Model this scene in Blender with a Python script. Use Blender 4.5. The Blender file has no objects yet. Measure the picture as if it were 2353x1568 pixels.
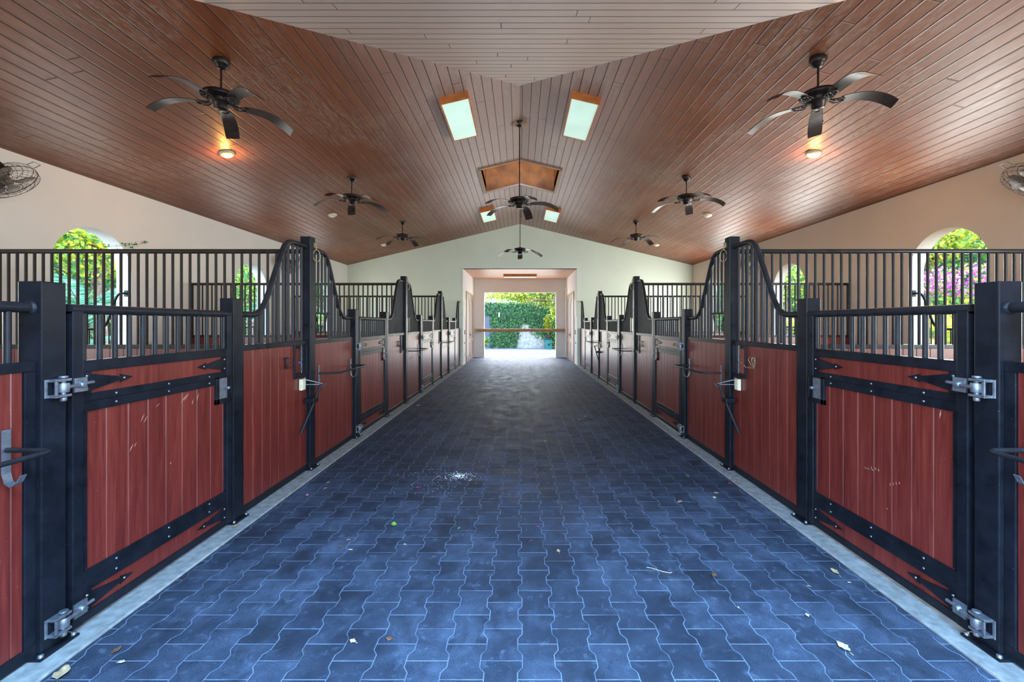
import bpy, bmesh, math, random
import numpy as np
from mathutils import Vector, Matrix
R = math.radians; PI = math.pi
random.seed(7)
SC = bpy.context.scene
COL = SC.collection

# ------------------------------------------------------------------ camera, sky, sun, exposure
FPX = 983.0                      # focal length in pixels of the 2353 px wide frame
cam_d = bpy.data.cameras.new('camera'); cam = bpy.data.objects.new('camera', cam_d); COL.objects.link(cam)
cam.location = (0, 0, 1.5); cam.rotation_euler = (R(90), 0, 0)
cam_d.sensor_width = 36; cam_d.lens = FPX / 2353 * 36
cam_d.shift_x = -18.5 / 2353; cam_d.shift_y = -40 / 2353
cam_d.clip_start = .02; cam_d.clip_end = 300
SC.camera = cam
vs = SC.view_settings
vs.view_transform = 'Standard'; vs.look = 'None'; vs.gamma = 1; vs.use_curve_mapping = False
vs.exposure = 0.25

world = bpy.data.worlds.new('sky'); SC.world = world; world.use_nodes = True
wn = world.node_tree.nodes; wl = world.node_tree.links; wn.clear()
wo = wn.new('ShaderNodeOutputWorld'); wb = wn.new('ShaderNodeBackground'); ws = wn.new('ShaderNodeTexSky')
ws.sky_type = 'NISHITA'; ws.sun_disc = False; ws.sun_elevation = R(55); ws.sun_rotation = R(0)
ws.air_density = 1.0; ws.dust_density = 1.0; ws.ozone_density = 2.0
wb.inputs[1].default_value = 2.2
wl.new(ws.outputs[0], wb.inputs[0]); wl.new(wb.outputs[0], wo.inputs[0])

def lamp(kind, name, loc, energy, color, rot=None, size=None, size_y=None, target=None, **kw):
    d = bpy.data.lights.new(name, kind); d.energy = energy; d.color = color
    if kind == 'AREA':
        d.shape = 'RECTANGLE'; d.size = size; d.size_y = size_y or size
    for k, v in kw.items(): setattr(d, k, v)
    o = bpy.data.objects.new(name, d); o.location = loc; COL.objects.link(o)
    if target is not None: o.rotation_euler = (Vector(target) - Vector(loc)).to_track_quat('-Z', 'Y').to_euler()
    elif rot: o.rotation_euler = rot
    return o
sun = lamp('SUN', 'sun', (0, 30, 30), 9.0, (1, .93, .82), rot=(0, 0, 0), angle=R(.6))
sun.rotation_euler = (Vector((0, 0, 0)) - Vector((.45, .60, 1.35))).to_track_quat('-Z', 'Y').to_euler()

# daylight fill: area lights added at the openings to brighten the interior
LWIN = []
def daylight_fill(name, loc, aim, w, h, radiance, color):
    o = lamp('AREA', name, loc, radiance * PI * w * h, color, size=w, size_y=h, target=Vector(loc) + Vector(aim)); return o
for k in range(4):
    yc = 2.585 + 3.65 * k
    daylight_fill('window_fill_left', (-6.16, yc, 1.95), (1, 0, .03), 1.15, 1.8, 4.2, (1.0, .97, .90))
    daylight_fill('window_fill_right', (6.16, yc, 1.95), (-1, 0, .03), 1.15, 1.8, 18.5, (.97, 1.0, .96))
daylight_fill('passage_fill', (0, 18.75, 1.5), (0, -1, .15), 3.1, 2.7, 3.4, (1.0, .98, .90))
daylight_fill('entrance_fill', (1.5, -1.6, 1.9), (-.1, 1, .02), 4.4, 3.4, 1.8, (.72, .86, 1.0))
daylight_fill('entrance_floor_fill', (1.6, -1.2, 6.4), (-.35, 1.0, -2.2), 3.8, 2.8, 68.0, (.25, .58, 1.0))  # unseen blue lamp added to light the near floor

# ------------------------------------------------------------------ node helpers
class S:
    nt = None
    def __init__(s, sock): s.s = sock
    def _m(op, *a, clamp=False):
        n = S.nt.nodes.new('ShaderNodeMath'); n.operation = op; n.use_clamp = clamp
        for i, v in enumerate(a):
            if isinstance(v, S): S.nt.links.new(v.s, n.inputs[i])
            else: n.inputs[i].default_value = v
        return S(n.outputs[0])
    def __add__(s, o): return S._m('ADD', s, o)
    def __radd__(s, o): return S._m('ADD', o, s)
    def __sub__(s, o): return S._m('SUBTRACT', s, o)
    def __rsub__(s, o): return S._m('SUBTRACT', o, s)
    def __mul__(s, o): return S._m('MULTIPLY', s, o)
    def __rmul__(s, o): return S._m('MULTIPLY', o, s)
    def __truediv__(s, o): return S._m('DIVIDE', s, o)
def floor_(a): return S._m('FLOOR', a)
def frac(a): return S._m('FRACT', a)
def abs_(a): return S._m('ABSOLUTE', a)
def min_(a, b): return S._m('MINIMUM', a, b)
def max_(a, b): return S._m('MAXIMUM', a, b)
def gt(a, b): return S._m('GREATER_THAN', a, b)
def mod2(a): return a - floor_(a * .5) * 2.0
def clamp01(a): return S._m('ADD', a, 0.0, clamp=True)
def sstep(a, lo, hi):
    n = S.nt.nodes.new('ShaderNodeMapRange'); n.interpolation_type = 'SMOOTHSTEP'
    S.nt.links.new(a.s, n.inputs[0]); n.inputs[1].default_value = lo; n.inputs[2].default_value = hi
    return S(n.outputs[0])
def comb(x, y, z=0.0):
    n = S.nt.nodes.new('ShaderNodeCombineXYZ')
    for i, v in enumerate((x, y, z)):
        if isinstance(v, S): S.nt.links.new(v.s, n.inputs[i])
        else: n.inputs[i].default_value = v
    return n.outputs[0]
def noise(vec, scale=1.0, detail=4.0, rough=.55, dist=0.0):
    n = S.nt.nodes.new('ShaderNodeTexNoise'); n.inputs['Scale'].default_value = scale
    n.inputs['Detail'].default_value = detail; n.inputs['Roughness'].default_value = rough; n.inputs['Distortion'].default_value = dist
    if vec is not None: S.nt.links.new(vec, n.inputs['Vector'])
    return S(n.outputs[0])
def white(vec):
    n = S.nt.nodes.new('ShaderNodeTexWhiteNoise'); n.noise_dimensions = '3D'; S.nt.links.new(vec, n.inputs['Vector']); return S(n.outputs[0])
def mapping(vec, scale):
    n = S.nt.nodes.new('ShaderNodeMapping'); n.inputs['Scale'].default_value = scale; S.nt.links.new(vec, n.inputs[0]); return n.outputs[0]
def ramp(f, stops):
    n = S.nt.nodes.new('ShaderNodeValToRGB'); S.nt.links.new(f.s, n.inputs[0]); e = n.color_ramp.elements
    for i, (p, c) in enumerate(stops):
        el = e[i] if i < 2 else e.new(p)
        el.position = p; el.color = (*c, 1)
    return n.outputs[0]
def mixc(f, a, b, mode='MIX'):
    n = S.nt.nodes.new('ShaderNodeMix'); n.data_type = 'RGBA'; n.blend_type = mode
    if isinstance(f, S): S.nt.links.new(f.s, n.inputs[0])
    else: n.inputs[0].default_value = f
    for i, v in ((6, a), (7, b)):
        if isinstance(v, tuple): n.inputs[i].default_value = (*v, 1)
        else: S.nt.links.new(v, n.inputs[i])
    return n.outputs[2]
def texco(which='Object'): return S.nt.nodes.new('ShaderNodeTexCoord').outputs[which]
def sep(vec):
    n = S.nt.nodes.new('ShaderNodeSeparateXYZ'); S.nt.links.new(vec, n.inputs[0]); return [S(o) for o in n.outputs]
def bump(h, strength=.5, dist=.01):
    n = S.nt.nodes.new('ShaderNodeBump'); n.inputs['Strength'].default_value = strength; n.inputs['Distance'].default_value = dist
    S.nt.links.new(h.s, n.inputs['Height']); return n.outputs[0]
def new_mat(name):
    m = bpy.data.materials.new(name); m.use_nodes = True; S.nt = m.node_tree
    b = m.node_tree.nodes['Principled BSDF']
    return m, b
def setin(b, k, v):
    if isinstance(v, S): S.nt.links.new(v.s, b.inputs[k])
    elif isinstance(v, bpy.types.NodeSocket): S.nt.links.new(v, b.inputs[k])
    elif isinstance(v, tuple) and len(v) == 3: b.inputs[k].default_value = (*v, 1)
    else: b.inputs[k].default_value = v
def simple(name, color, rough=.5, metal=0.0, var=.12, scale=30.0, bmp=.0, spec=.5, coat=0.0):
    m, b = new_mat(name)
    n = noise(texco(), scale, 4)
    setin(b, 'Base Color', ramp(n, [(.3, tuple(c * (1 - var) for c in color)), (.7, tuple(min(1, c * (1 + var)) for c in color))]))
    setin(b, 'Roughness', rough); setin(b, 'Metallic', metal); setin(b, 'Specular IOR Level', spec); setin(b, 'Coat Weight', coat)
    if bmp: setin(b, 'Normal', bump(n, bmp, .004))
    return m
def emit(name, color, strength, var=0.0):
    m, b = new_mat(name)
    setin(b, 'Base Color', color); setin(b, 'Emission Color', color); setin(b, 'Emission Strength', strength)
    if var:
        n = noise(texco(), 2.5, 1)
        setin(b, 'Emission Color', ramp(n, [(.3, tuple(c * (1 - var) for c in color)), (.7, color)]))
    return m

# ------------------------------------------------------------------ materials
def mat_pavers():
    m, b = new_mat('blue grey pavers')
    x, y, z = sep(texco())
    W, P, A = .165, .20, .0105
    u = x / W; fyy = y / P
    bb = floor_(u + .5)
    s = mod2(bb) * 2.0 - 1.0
    tri = abs_(frac(fyy) - .5) * 4.0 - 1.0
    T = max_(min_(tri * 3.4, 1.0), -1.0)
    e = u - (bb + s * T * (A / W))
    dside = abs_(e) * W
    col = bb - 1.0 + gt(e, 0.0)
    q = fyy + mod2(col) * .5
    f = frac(q)
    dh = min_(f, 1.0 - f) * P
    wob = noise(texco(), 25, 2) * .0016
    d = min_(dside, dh) + wob - .0008
    row = floor_(q)
    pid = white(comb(col, row, 3.0))
    pid2 = white(comb(col, row, 9.0))
    big = noise(texco(), .9, 5, .6, .3)
    med = noise(texco(), 4.5, 5, .65, .4)
    fine = noise(texco(), 260, 3, .7)
    smear = noise(mapping(texco(), (2.2, 1.2, 1)), 1.6, 6, .7, 1.2)
    base = ramp(fine * .52 + med * .26 + big * .15 + pid * .07, [(.32, (.009, .013, .022)), (.50, (.029, .043, .068)), (.66, (.125, .17, .255))])
    worn = (1.0 - sstep(y, 1.8, 6.5))            # fades out along the walk; left out of the colour mix
    base = mixc(clamp01(sstep(smear, .50, .74) * .5), base, (.10, .135, .20))
    stain = sstep(noise(texco(), 3.1, 3, .5, .2) + pid2 * .16, .60, .78)
    mott = noise(texco(), 14, 4, .7, .3)
    base = mixc(clamp01(sstep(mott, .54, .72) * .38), base, (.16, .215, .31))
    base = mixc(clamp01(sstep(1.0 - mott, .56, .70) * .45), base, (.014, .020, .034))
    base = mixc(stain * .6, base, (.012, .017, .026))
    dark = sstep(noise(mapping(texco(), (.7, .5, 1)), 1.1, 3, .5) , .42, .62)
    base = mixc(dark * .45, base, (.018, .027, .044))
    j = 1.0 - sstep(d, .0012, .0034)
    jm = sstep(noise(texco(), 6, 3), .30, .6) * .75 + .25
    base = mixc(clamp01(j * jm * .8), base, (.20, .27, .38))
    setin(b, 'Base Color', base)
    setin(b, 'Roughness', ramp(med, [(.3, (.52,) * 3), (.7, (.78,) * 3)]))
    setin(b, 'Specular IOR Level', .32)
    h = sstep(d, 0.0, .006) * 1.0 + fine * .35
    setin(b, 'Normal', bump(h, .55, .004))
    return m

def mat_planks(name, cols, BW=.14, rough=.36, groove=(.06, .025, .015), worn=(.33, .25, .22), wornamt=.55, gw=.0035, spec=.5, bumpy=.5, painted_sheen=None):
    m, b = new_mat(name)
    u, v, _ = sep(texco('UV'))
    bi = floor_(v / BW); r1 = white(comb(bi, 1.0, 0.0))
    fv = frac(v / BW); dv = min_(fv, 1.0 - fv) * BW
    L = 3.7
    uu = u / L + r1; si = floor_(uu); fu = frac(uu); du = min_(fu, 1.0 - fu) * L + .0015
    d = min_(dv, du)
    pid = white(comb(bi, si, 5.0))
    gv = comb(u * .9 + pid * 40.0, v * 16.0, pid * 9.0)
    grain = noise(gv, 2.0, 6, .62, 1.2)
    streak = noise(comb(u * 3.5 + pid * 11.0, v * 90.0, pid), 1.0, 3, .6)
    wear = noise(comb(u * .55, v * .8, 0.0), 1.0, 5, .6, .6)
    wear2 = noise(comb(u * 5.0 + pid * 3.0, v * 38.0, pid * 4.0), 1.0, 6, .72, 1.6)
    c = ramp(grain * .62 + pid * .13 + streak * .25, [(.28, cols[0]), (.5, cols[1]), (.74, cols[2])])
    wf = clamp01(sstep(wear, .42, .62) * sstep(wear2, .44, .60) * wornamt)
    c = mixc(clamp01(sstep(noise(comb(u * 8.0, v * 60.0, pid * 7.0), 1.0, 4, .8), .60, .72) * wornamt * .6), c, worn)
    c = mixc(wf, c, worn)
    if painted_sheen is not None:
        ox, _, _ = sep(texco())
        near = (1.0 - sstep(abs_(ox), .5, 2.7)) * .62 if painted_sheen == 'ridge' else clamp01(ox * 0.0 + .62)
        c = mixc(clamp01(near * (.55 + wear2 * .8)), c, (.52, .40, .35))  # pale tone painted in for the glossy reflection of the bright far end
    g = 1.0 - sstep(d, gw * .5, gw * 1.3)
    c = mixc(g * .92, c, groove)
    setin(b, 'Base Color', c)
    setin(b, 'Roughness', ramp(wear2, [(.3, (rough,) * 3), (.7, (min(1, rough + .16),) * 3)]))
    setin(b, 'Specular IOR Level', spec)
    h = sstep(d, 0.0, gw * 2.2) + streak * .12 + pid * .15
    setin(b, 'Normal', bump(h, bumpy, .004))
    return m

def mat_red():
    m, b = new_mat('red stained boards')
    x, y, z = sep(texco())
    g = noise(comb(x * 40.0, y * 40.0, z * 2.2), 1.0, 5, .6, 1.0)
    g2 = noise(comb(x * 9.0, y * 9.0, z * .8), 1.0, 3, .6)
    c = ramp(g * .6 + g2 * .4, [(.3, (.075, .010, .008)), (.5, (.145, .020, .014)), (.72, (.23, .040, .026))])
    sc = noise(comb(x * 30.0 + z * 14.0, y * 30.0 + z * 14.0, z * 60.0 - y * 26.0), 1.6, 4, .75, .8)
    fl = noise(texco(), 130, 2, .5)
    c = mixc(clamp01(sstep(sc, .735, .80) * .6 + sstep(fl, .735, .77) * .8), c, (.45, .25, .20))
    setin(b, 'Base Color', c); setin(b, 'Roughness', ramp(g, [(.3, (.30,) * 3), (.7, (.42,) * 3)]))
    setin(b, 'Specular IOR Level', .40); setin(b, 'Coat Weight', .10); setin(b, 'Coat Roughness', .22)
    setin(b, 'Normal', bump(g, .12, .003))
    return m

def mat_black(name='black gloss enamel', base=(.006, .007, .010), rough=.26):
    m, b = new_mat(name)
    n = noise(texco(), 9, 4, .6); fl = noise(texco(), 150, 2, .5)
    c = ramp(n, [(.35, base), (.75, tuple(v * 2.2 for v in base))])
    c = mixc(clamp01(sstep(fl, .72, .77) * .5), c, (.22, .24, .27))
    setin(b, 'Base Color', c); setin(b, 'Roughness', ramp(n, [(.3, (rough,) * 3), (.8, (rough + .18,) * 3)]))
    setin(b, 'Specular IOR Level', .17)
    return m

def mat_plaster(name, col, bumps=.12):
    m, b = new_mat(name)
    n = noise(texco(), 1.2, 4); n2 = noise(texco(), 60, 4)
    c = ramp(n, [(.3, tuple(v * .94 for v in col)), (.7, col)])
    fl = noise(texco(), 38, 1, .4)
    c = mixc(clamp01(sstep(fl, .80, .83) * .6), c, (.25, .22, .2))
    setin(b, 'Base Color', c); setin(b, 'Roughness', .85); setin(b, 'Specular IOR Level', .2)
    setin(b, 'Normal', bump(n2, bumps, .004))
    return m

def mat_leaf(name, c1, c2, c3, rough=.45, trans=.35):
    m, b = new_mat(name)
    info = S.nt.nodes.new('ShaderNodeNewGeometry')
    r = S(info.outputs['Random Per Island'])
    c = ramp(r, [(.1, c1), (.5, c2), (.95, c3)])
    setin(b, 'Base Color', c); setin(b, 'Roughness', rough)
    t = S.nt.nodes.new('ShaderNodeBsdfTranslucent'); mx = S.nt.nodes.new('ShaderNodeMixShader')
    S.nt.links.new(c, t.inputs[0]); mx.inputs[0].default_value = trans
    out = [n for n in S.nt.nodes if n.type == 'OUTPUT_MATERIAL'][0]
    S.nt.links.new(b.outputs[0], mx.inputs[1]); S.nt.links.new(t.outputs[0], mx.inputs[2]); S.nt.links.new(mx.outputs[0], out.inputs[0])
    return m

M = {}
M['pavers'] = mat_pavers()
M['ceiling'] = mat_planks('ceiling boards', [(.10, .023, .005), (.19, .046, .010), (.28, .092, .030)], wornamt=.85, gw=.006, groove=(.022, .009, .006), rough=.38, bumpy=.7, worn=(.30, .19, .14), painted_sheen='ridge')
M['ceiling_hip'] = mat_planks('ceiling boards with painted sheen', [(.24, .15, .115), (.38, .26, .20), (.48, .36, .29)], wornamt=.5, gw=.006, groove=(.03, .014, .010), rough=.34, bumpy=.7, worn=(.45, .36, .32), painted_sheen='all')  # hip boards coloured pale to stand in for reflected light
M['ceiling_pale'] = mat_planks('tunnel ceiling boards', [(.45, .22, .13), (.55, .29, .17), (.65, .38, .25)], wornamt=.2, groove=(.3, .12, .06))
M['lantern_wood'] = simple('orange recess boards', (.27, .075, .016), .6, var=.35, scale=4, spec=.15)
M['box_wood'] = simple('orange lamp wood', (.62, .20, .05), .55, var=.3, scale=5, spec=.2)
M['red'] = mat_red()
M['black'] = mat_black()
M['bar'] = mat_black('black bar enamel', (.012, .012, .014), .28)
M['brown_rail'] = mat_black('dusty brown black rail', (.020, .015, .012), .38)
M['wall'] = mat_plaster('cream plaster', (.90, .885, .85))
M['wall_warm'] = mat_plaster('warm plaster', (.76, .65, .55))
M['end_wall'] = mat_plaster('pale green white plaster', (.74, .82, .70))
M['tunnel'] = mat_plaster('pink white plaster', (.80, .76, .71))
M['curb'] = simple('kerb concrete', (.27, .275, .26), .85, var=.3, scale=22, bmp=.4)
M['stall_floor'] = simple('stall bedding floor', (.12, .10, .085), .95, var=.4, scale=12, bmp=.6)
M['steel'] = simple('galvanised steel', (.24, .26, .29), .45, .75, var=.25, scale=40, bmp=.15)
M['fan_grey'] = simple('dusty grey brown paint', (.20, .17, .145), .6, var=.2)
M['rust'] = simple('weathered brass', (.40, .31, .20), .45, .8, var=.3, scale=30)
M['bronze'] = simple('dark bronze', (.035, .025, .020), .35, .5, var=.4, scale=25)
M['blade'] = simple('dark fan blade', (.040, .028, .024), .38, 0, var=.4, scale=14)
M['cream'] = simple('cream plastic', (.72, .66, .47), .5)
M['white'] = simple('white enamel', (.8, .8, .78), .45)
M['whitewall'] = simple('white painted board', (.80, .78, .74), .6, var=.05)
M['diffuser'] = emit('frosted diffuser', (.60, .86, .74), .50, .2)
M['bulb'] = emit('warm bulb', (1, .60, .16), 6.0)
M['bulb_off'] = simple('unlit frosted lens', (.78, .74, .66), .3)
M['blue'] = simple('blue plastic', (.02, .16, .62), .4)
M['beam'] = simple('raw timber', (.40, .24, .12), .7, var=.25, scale=9)
M['brown_door'] = simple('brown pink door paint', (.22, .13, .095), .42, var=.15, scale=4)
M['door_trim'] = simple('tan door trim', (.36, .20, .10), .5)
M['bark'] = simple('bark', (.22, .15, .10), .9, var=.4, scale=18, bmp=.6)
M['concrete'] = simple('pale yard concrete', (.21, .22, .225), .9, var=.15, scale=5)
M['stucco_out'] = simple('weathered stucco', (.50, .47, .42), .9, var=.35, scale=5)
M['gray_door'] = simple('slate door paint', (.13, .13, .17), .6)
M['teal'] = simple('teal plastic', (.01, .22, .21), .5)
M['dark'] = simple('dark plastic', (.03, .03, .035), .6)
M['soil'] = simple('garden soil', (.10, .08, .05), .95, var=.4)
M['rooftile'] = simple('pale roof', (.62, .50, .42), .9)
M['white_flake'] = simple('white crumbs', (.85, .87, .88), .8)
M['powder'] = simple('dust smear', (.55, .62, .70), .9, var=.3, scale=60)
M['chalk'] = simple('scratched wood', (.55, .36, .26), .8)
M['leaf_dark'] = mat_leaf('dark green leaves', (.010, .06, .02), (.025, .13, .03), (.07, .25, .05))
M['leaf_mid'] = mat_leaf('mid green leaves', (.03, .14, .03), (.09, .27, .05), (.28, .45, .06))
M['leaf_yellow'] = mat_leaf('yellow green leaves', (.20, .32, .03), (.42, .50, .05), (.70, .66, .10), trans=.5)
M['leaf_gold'] = mat_leaf('golden leaves', (.6, .45, .02), (.75, .62, .03), (.8, .75, .2), trans=.4)
M['leaf_teal'] = mat_leaf('blue green fronds', (.02, .14, .08), (.06, .28, .16), (.20, .48, .34))
M['magenta'] = mat_leaf('magenta petals', (.60, .04, .45), (.75, .08, .60), (.85, .35, .75), trans=.4)
M['ivy'] = mat_leaf('ivy leaves', (.010, .055, .018), (.025, .13, .04), (.10, .30, .06), trans=.2)
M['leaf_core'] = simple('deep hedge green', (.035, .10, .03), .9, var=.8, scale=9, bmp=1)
LEAFC = {'green': (.30, .58, .08), 'brown': (.22, .10, .05), 'tan': (.55, .38, .20), 'pink': (.75, .40, .45), 'pale': (.62, .62, .34), 'white': (.75, .68, .62), 'magenta': (.65, .03, .38), 'red': (.40, .06, .07)}
for k, c in LEAFC.items(): M['fallen_' + k] = simple('fallen leaf ' + k, c, .6, var=.25, scale=60)

# ------------------------------------------------------------------ mesh helpers
class MB:
    def __init__(s): s.v = []; s.f = []; s.sm = []; s.mi = []; s.uv = []; s.cur = 0
    def add(s, vs, fs, smooth=False, uvs=None):
        o = len(s.v); s.v += [tuple(p) for p in vs]
        for i, f in enumerate(fs):
            s.f.append([o + k for k in f]); s.sm.append(smooth); s.mi.append(s.cur)
            s.uv.append(uvs[i] if uvs else None)
        return s
    def box(s, a, b):
        x0, x1 = sorted((a[0], b[0])); y0, y1 = sorted((a[1], b[1])); z0, z1 = sorted((a[2], b[2]))
        v = [(x, y, z) for z in (z0, z1) for y in (y0, y1) for x in (x0, x1)]
        return s.add(v, [(0, 2, 3, 1), (4, 5, 7, 6), (0, 1, 5, 4), (2, 6, 7, 3), (0, 4, 6, 2), (1, 3, 7, 5)])
    def prism(s, poly, axis, a, b):
        """polygon in the two other axes (in order), extruded along axis from a to b"""
        def P(p, t):
            q = list(p); q.insert(axis, t); return tuple(q)
        n = len(poly); v = [P(p, a) for p in poly] + [P(p, b) for p in poly]
        return s.add(v, [tuple(range(n)), tuple(range(2 * n - 1, n - 1, -1))] + [(i, (i + 1) % n, n + (i + 1) % n, n + i) for i in range(n)])
    def tube(s, pts, r, n=10, caps=True, close=False):
        pts = [Vector(p) for p in pts]; N = len(pts); rr = r if isinstance(r, (list, tuple)) else [r] * N
        rings = []; prev = None
        for i in range(N):
            if close: t = pts[(i + 1) % N] - pts[i - 1]
            elif i == 0: t = pts[1] - pts[0]
            elif i == N - 1: t = pts[-1] - pts[-2]
            else: t = (pts[i + 1] - pts[i]).normalized() + (pts[i] - pts[i - 1]).normalized()
            t.normalize()
            if prev is None:
                a = Vector((0, 0, 1)) if abs(t.z) < .9 else Vector((1, 0, 0)); u = t.cross(a).normalized()
            else: u = (prev - t * prev.dot(t)).normalized()
            prev = u; w = t.cross(u)
            rings.append([pts[i] + (u * math.cos(2 * PI * k / n) + w * math.sin(2 * PI * k / n)) * rr[i] for k in range(n)])
        v = [p for ring in rings for p in ring]; f = []
        for i in range(N if close else N - 1):
            j = (i + 1) % N
            for k in range(n): f.append((i * n + k, i * n + (k + 1) % n, j * n + (k + 1) % n, j * n + k))
        s.add(v, f, True)
        if caps and not close:
            s.add(rings[0], [tuple(range(n))[::-1]]); s.add(rings[-1], [tuple(range(n))])
        return s
    def lathe(s, prof, c=(0, 0, 0), n=24, mat=None):
        mt = mat or Matrix.Identity(4); c = Vector(c)
        v = []; f = []
        for (r, z) in prof:
            for k in range(n):
                a = 2 * PI * k / n; v.append(mt @ Vector((r * math.cos(a), r * math.sin(a), z)) + c)
        for i in range(len(prof) - 1):
            for k in range(n): f.append((i * n + k, i * n + (k + 1) % n, (i + 1) * n + (k + 1) % n, (i + 1) * n + k))
        s.add(v, f, True)
        return s
    def ball(s, c, r, n=10, m=6):
        return s.lathe([(max(1e-4, r * math.sin(PI * i / m)), -r * math.cos(PI * i / m)) for i in range(m + 1)], c, n)
    def build(s, name, mat, parent=None, loc=(0, 0, 0), bevel=0, seg=2, recalc=True, uv=False, rot=None):
        me = bpy.data.meshes.new(name); me.from_pydata(s.v, [], s.f)
        mats = mat if isinstance(mat, (list, tuple)) else [mat]
        for m in mats: me.materials.append(M[m])
        me.polygons.foreach_set('use_smooth', s.sm); me.polygons.foreach_set('material_index', s.mi)
        if uv:
            L = me.uv_layers.new(name='UVMap'); i = 0
            for p, uvs in zip(me.polygons, s.uv):
                for k, li in enumerate(p.loop_indices):
                    if uvs: L.data[li].uv = uvs[k]
        if recalc:
            bm = bmesh.new(); bm.from_mesh(me); bmesh.ops.recalc_face_normals(bm, faces=bm.faces); bm.to_mesh(me); bm.free()
        me.update()
        o = bpy.data.objects.new(name, me); COL.objects.link(o); o.location = loc
        if rot: o.rotation_euler = rot
        if parent is not None: o.parent = parent
        if bevel:
            md = o.modifiers.new('bevel', 'BEVEL'); md.width = bevel; md.segments = seg; md.limit_method = 'ANGLE'; md.angle_limit = R(50)
        return o
def tag(o, label, cat, group=None):
    o['label'] = label; o['category'] = cat
    if group: o['group'] = group
    elif 'group' in o: del o['group']
    return o
def thing(name, label, cat, loc=(0, 0, 0), rotz=0, group=None):
    o = bpy.data.objects.new(name, None); COL.objects.link(o); o.location = loc; o.rotation_euler = (0, 0, rotz); o.empty_display_size = .1
    return tag(o, label, cat, group)
def struct(o): o['kind'] = 'structure'; return o
def stuff(o): o['kind'] = 'stuff'; return o
def copy_tree(o, parent=None):
    c = o.copy(); COL.objects.link(c)
    if parent is not None: c.parent = parent; c.matrix_parent_inverse = o.matrix_parent_inverse.copy()
    for ch in list(o.children): copy_tree(ch, c)
    return c
def dup(o, loc, label, group=None, rotz=None):
    c = copy_tree(o); c.location = loc
    if rotz is not None: c.rotation_euler = (0, 0, rotz)
    c['label'] = label
    if group: c['group'] = group
    return c

# ------------------------------------------------------------------ the building
XA = 2.135       # aisle face of the stall fronts
XW = 6.2         # inner face of the side walls
YE = 15.36       # far end wall
YB = 18.9        # back wall of the passage
RIDGE, SLOPE = 5.08, .239
PITCH = 3.65
TALL = [4.41, 8.06, 11.71]; HINGE = [1.96, 5.61, 9.26, 12.91]; LATCH = [3.24, 6.89, 10.54, 14.19]
EAVE = RIDGE - SLOPE * XW
SIDES = ((-1, 'left'), (1, 'right'))

# aisle pavers, stall floors, kerbs
mb = MB()
mb.box((-2.05, -3.0, -.08), (2.05, YB, 0))
fl = struct(mb.build('floor', 'pavers'))
for sg, nm in SIDES:
    struct(MB().box((sg * 2.05, .6, -.08), (sg * XW, YE, -.005)).build('floor_' + nm, 'stall_floor'))
    k = MB().box((sg * 2.012, .75, -.03), (sg * 2.34, YE, .012))
    struct(k.build('trim_' + nm, 'curb', bevel=.006))

# ceiling: two long slopes with the lantern hole at the ridge and the hip that falls toward the near end
CX, CY0, CY1 = .87, 9.33, 10.95
hipY = lambda X: 6.43 - .9 * X
def zc(X): return RIDGE - SLOPE * abs(X)
mb = MB()
def cpoly(sg, pts):
    v = []; uv = []
    for (X, Y) in pts:
        v.append((sg * X, Y, zc(X))); uv.append((Y, X * math.hypot(1, SLOPE) + (40 if sg > 0 else 0.0)))
    mb.add(v, [tuple(range(len(v)))], uvs=[uv])
OV = XW + .22
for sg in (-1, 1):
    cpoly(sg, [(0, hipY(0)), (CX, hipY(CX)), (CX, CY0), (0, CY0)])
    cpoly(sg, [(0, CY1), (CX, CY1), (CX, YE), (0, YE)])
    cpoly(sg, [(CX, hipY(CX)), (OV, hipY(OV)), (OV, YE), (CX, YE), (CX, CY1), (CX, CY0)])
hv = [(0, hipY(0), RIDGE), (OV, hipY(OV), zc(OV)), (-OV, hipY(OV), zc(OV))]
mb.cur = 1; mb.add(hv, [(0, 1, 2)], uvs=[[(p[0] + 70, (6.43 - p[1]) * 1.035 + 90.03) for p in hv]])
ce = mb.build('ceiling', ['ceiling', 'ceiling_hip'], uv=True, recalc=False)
struct(ce)
# roof deck above the boards (keeps daylight out)
mb = MB()
for sg in (-1, 1):
    for pts in ([(0, hipY(0)), (CX + .05, hipY(CX)), (CX + .05, CY0 - .05), (0, CY0 - .05)], [(0, CY1 + .05), (CX + .05, CY1 + .05), (CX + .05, YE + .2), (0, YE + .2)],
                [(CX, hipY(CX)), (OV + .3, hipY(OV) - .3), (OV + .3, YE + .2), (CX, YE + .2)]):
        n = len(pts); b = [(sg * X, Y, zc(X) + .04) for X, Y in pts]; t = [(sg * X, Y, zc(X) + .2) for X, Y in pts]
        mb.add(b + t, [tuple(range(n)), tuple(range(n, 2 * n))] + [(i, (i + 1) % n, n + (i + 1) % n, n + i) for i in range(n)])
e = OV + .3
b = [(0, 6.43, RIDGE + .04), (e, hipY(e), zc(e) + .04), (-e, hipY(e), zc(e) + .04)]; t = [(p[0], p[1], p[2] + .16) for p in b]
mb.add(b + t, [(0, 1, 2), (3, 4, 5), (0, 1, 4, 3), (1, 2, 5, 4), (2, 0, 3, 5)])
struct(mb.build('ceiling_roof_deck', 'rooftile'))

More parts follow.
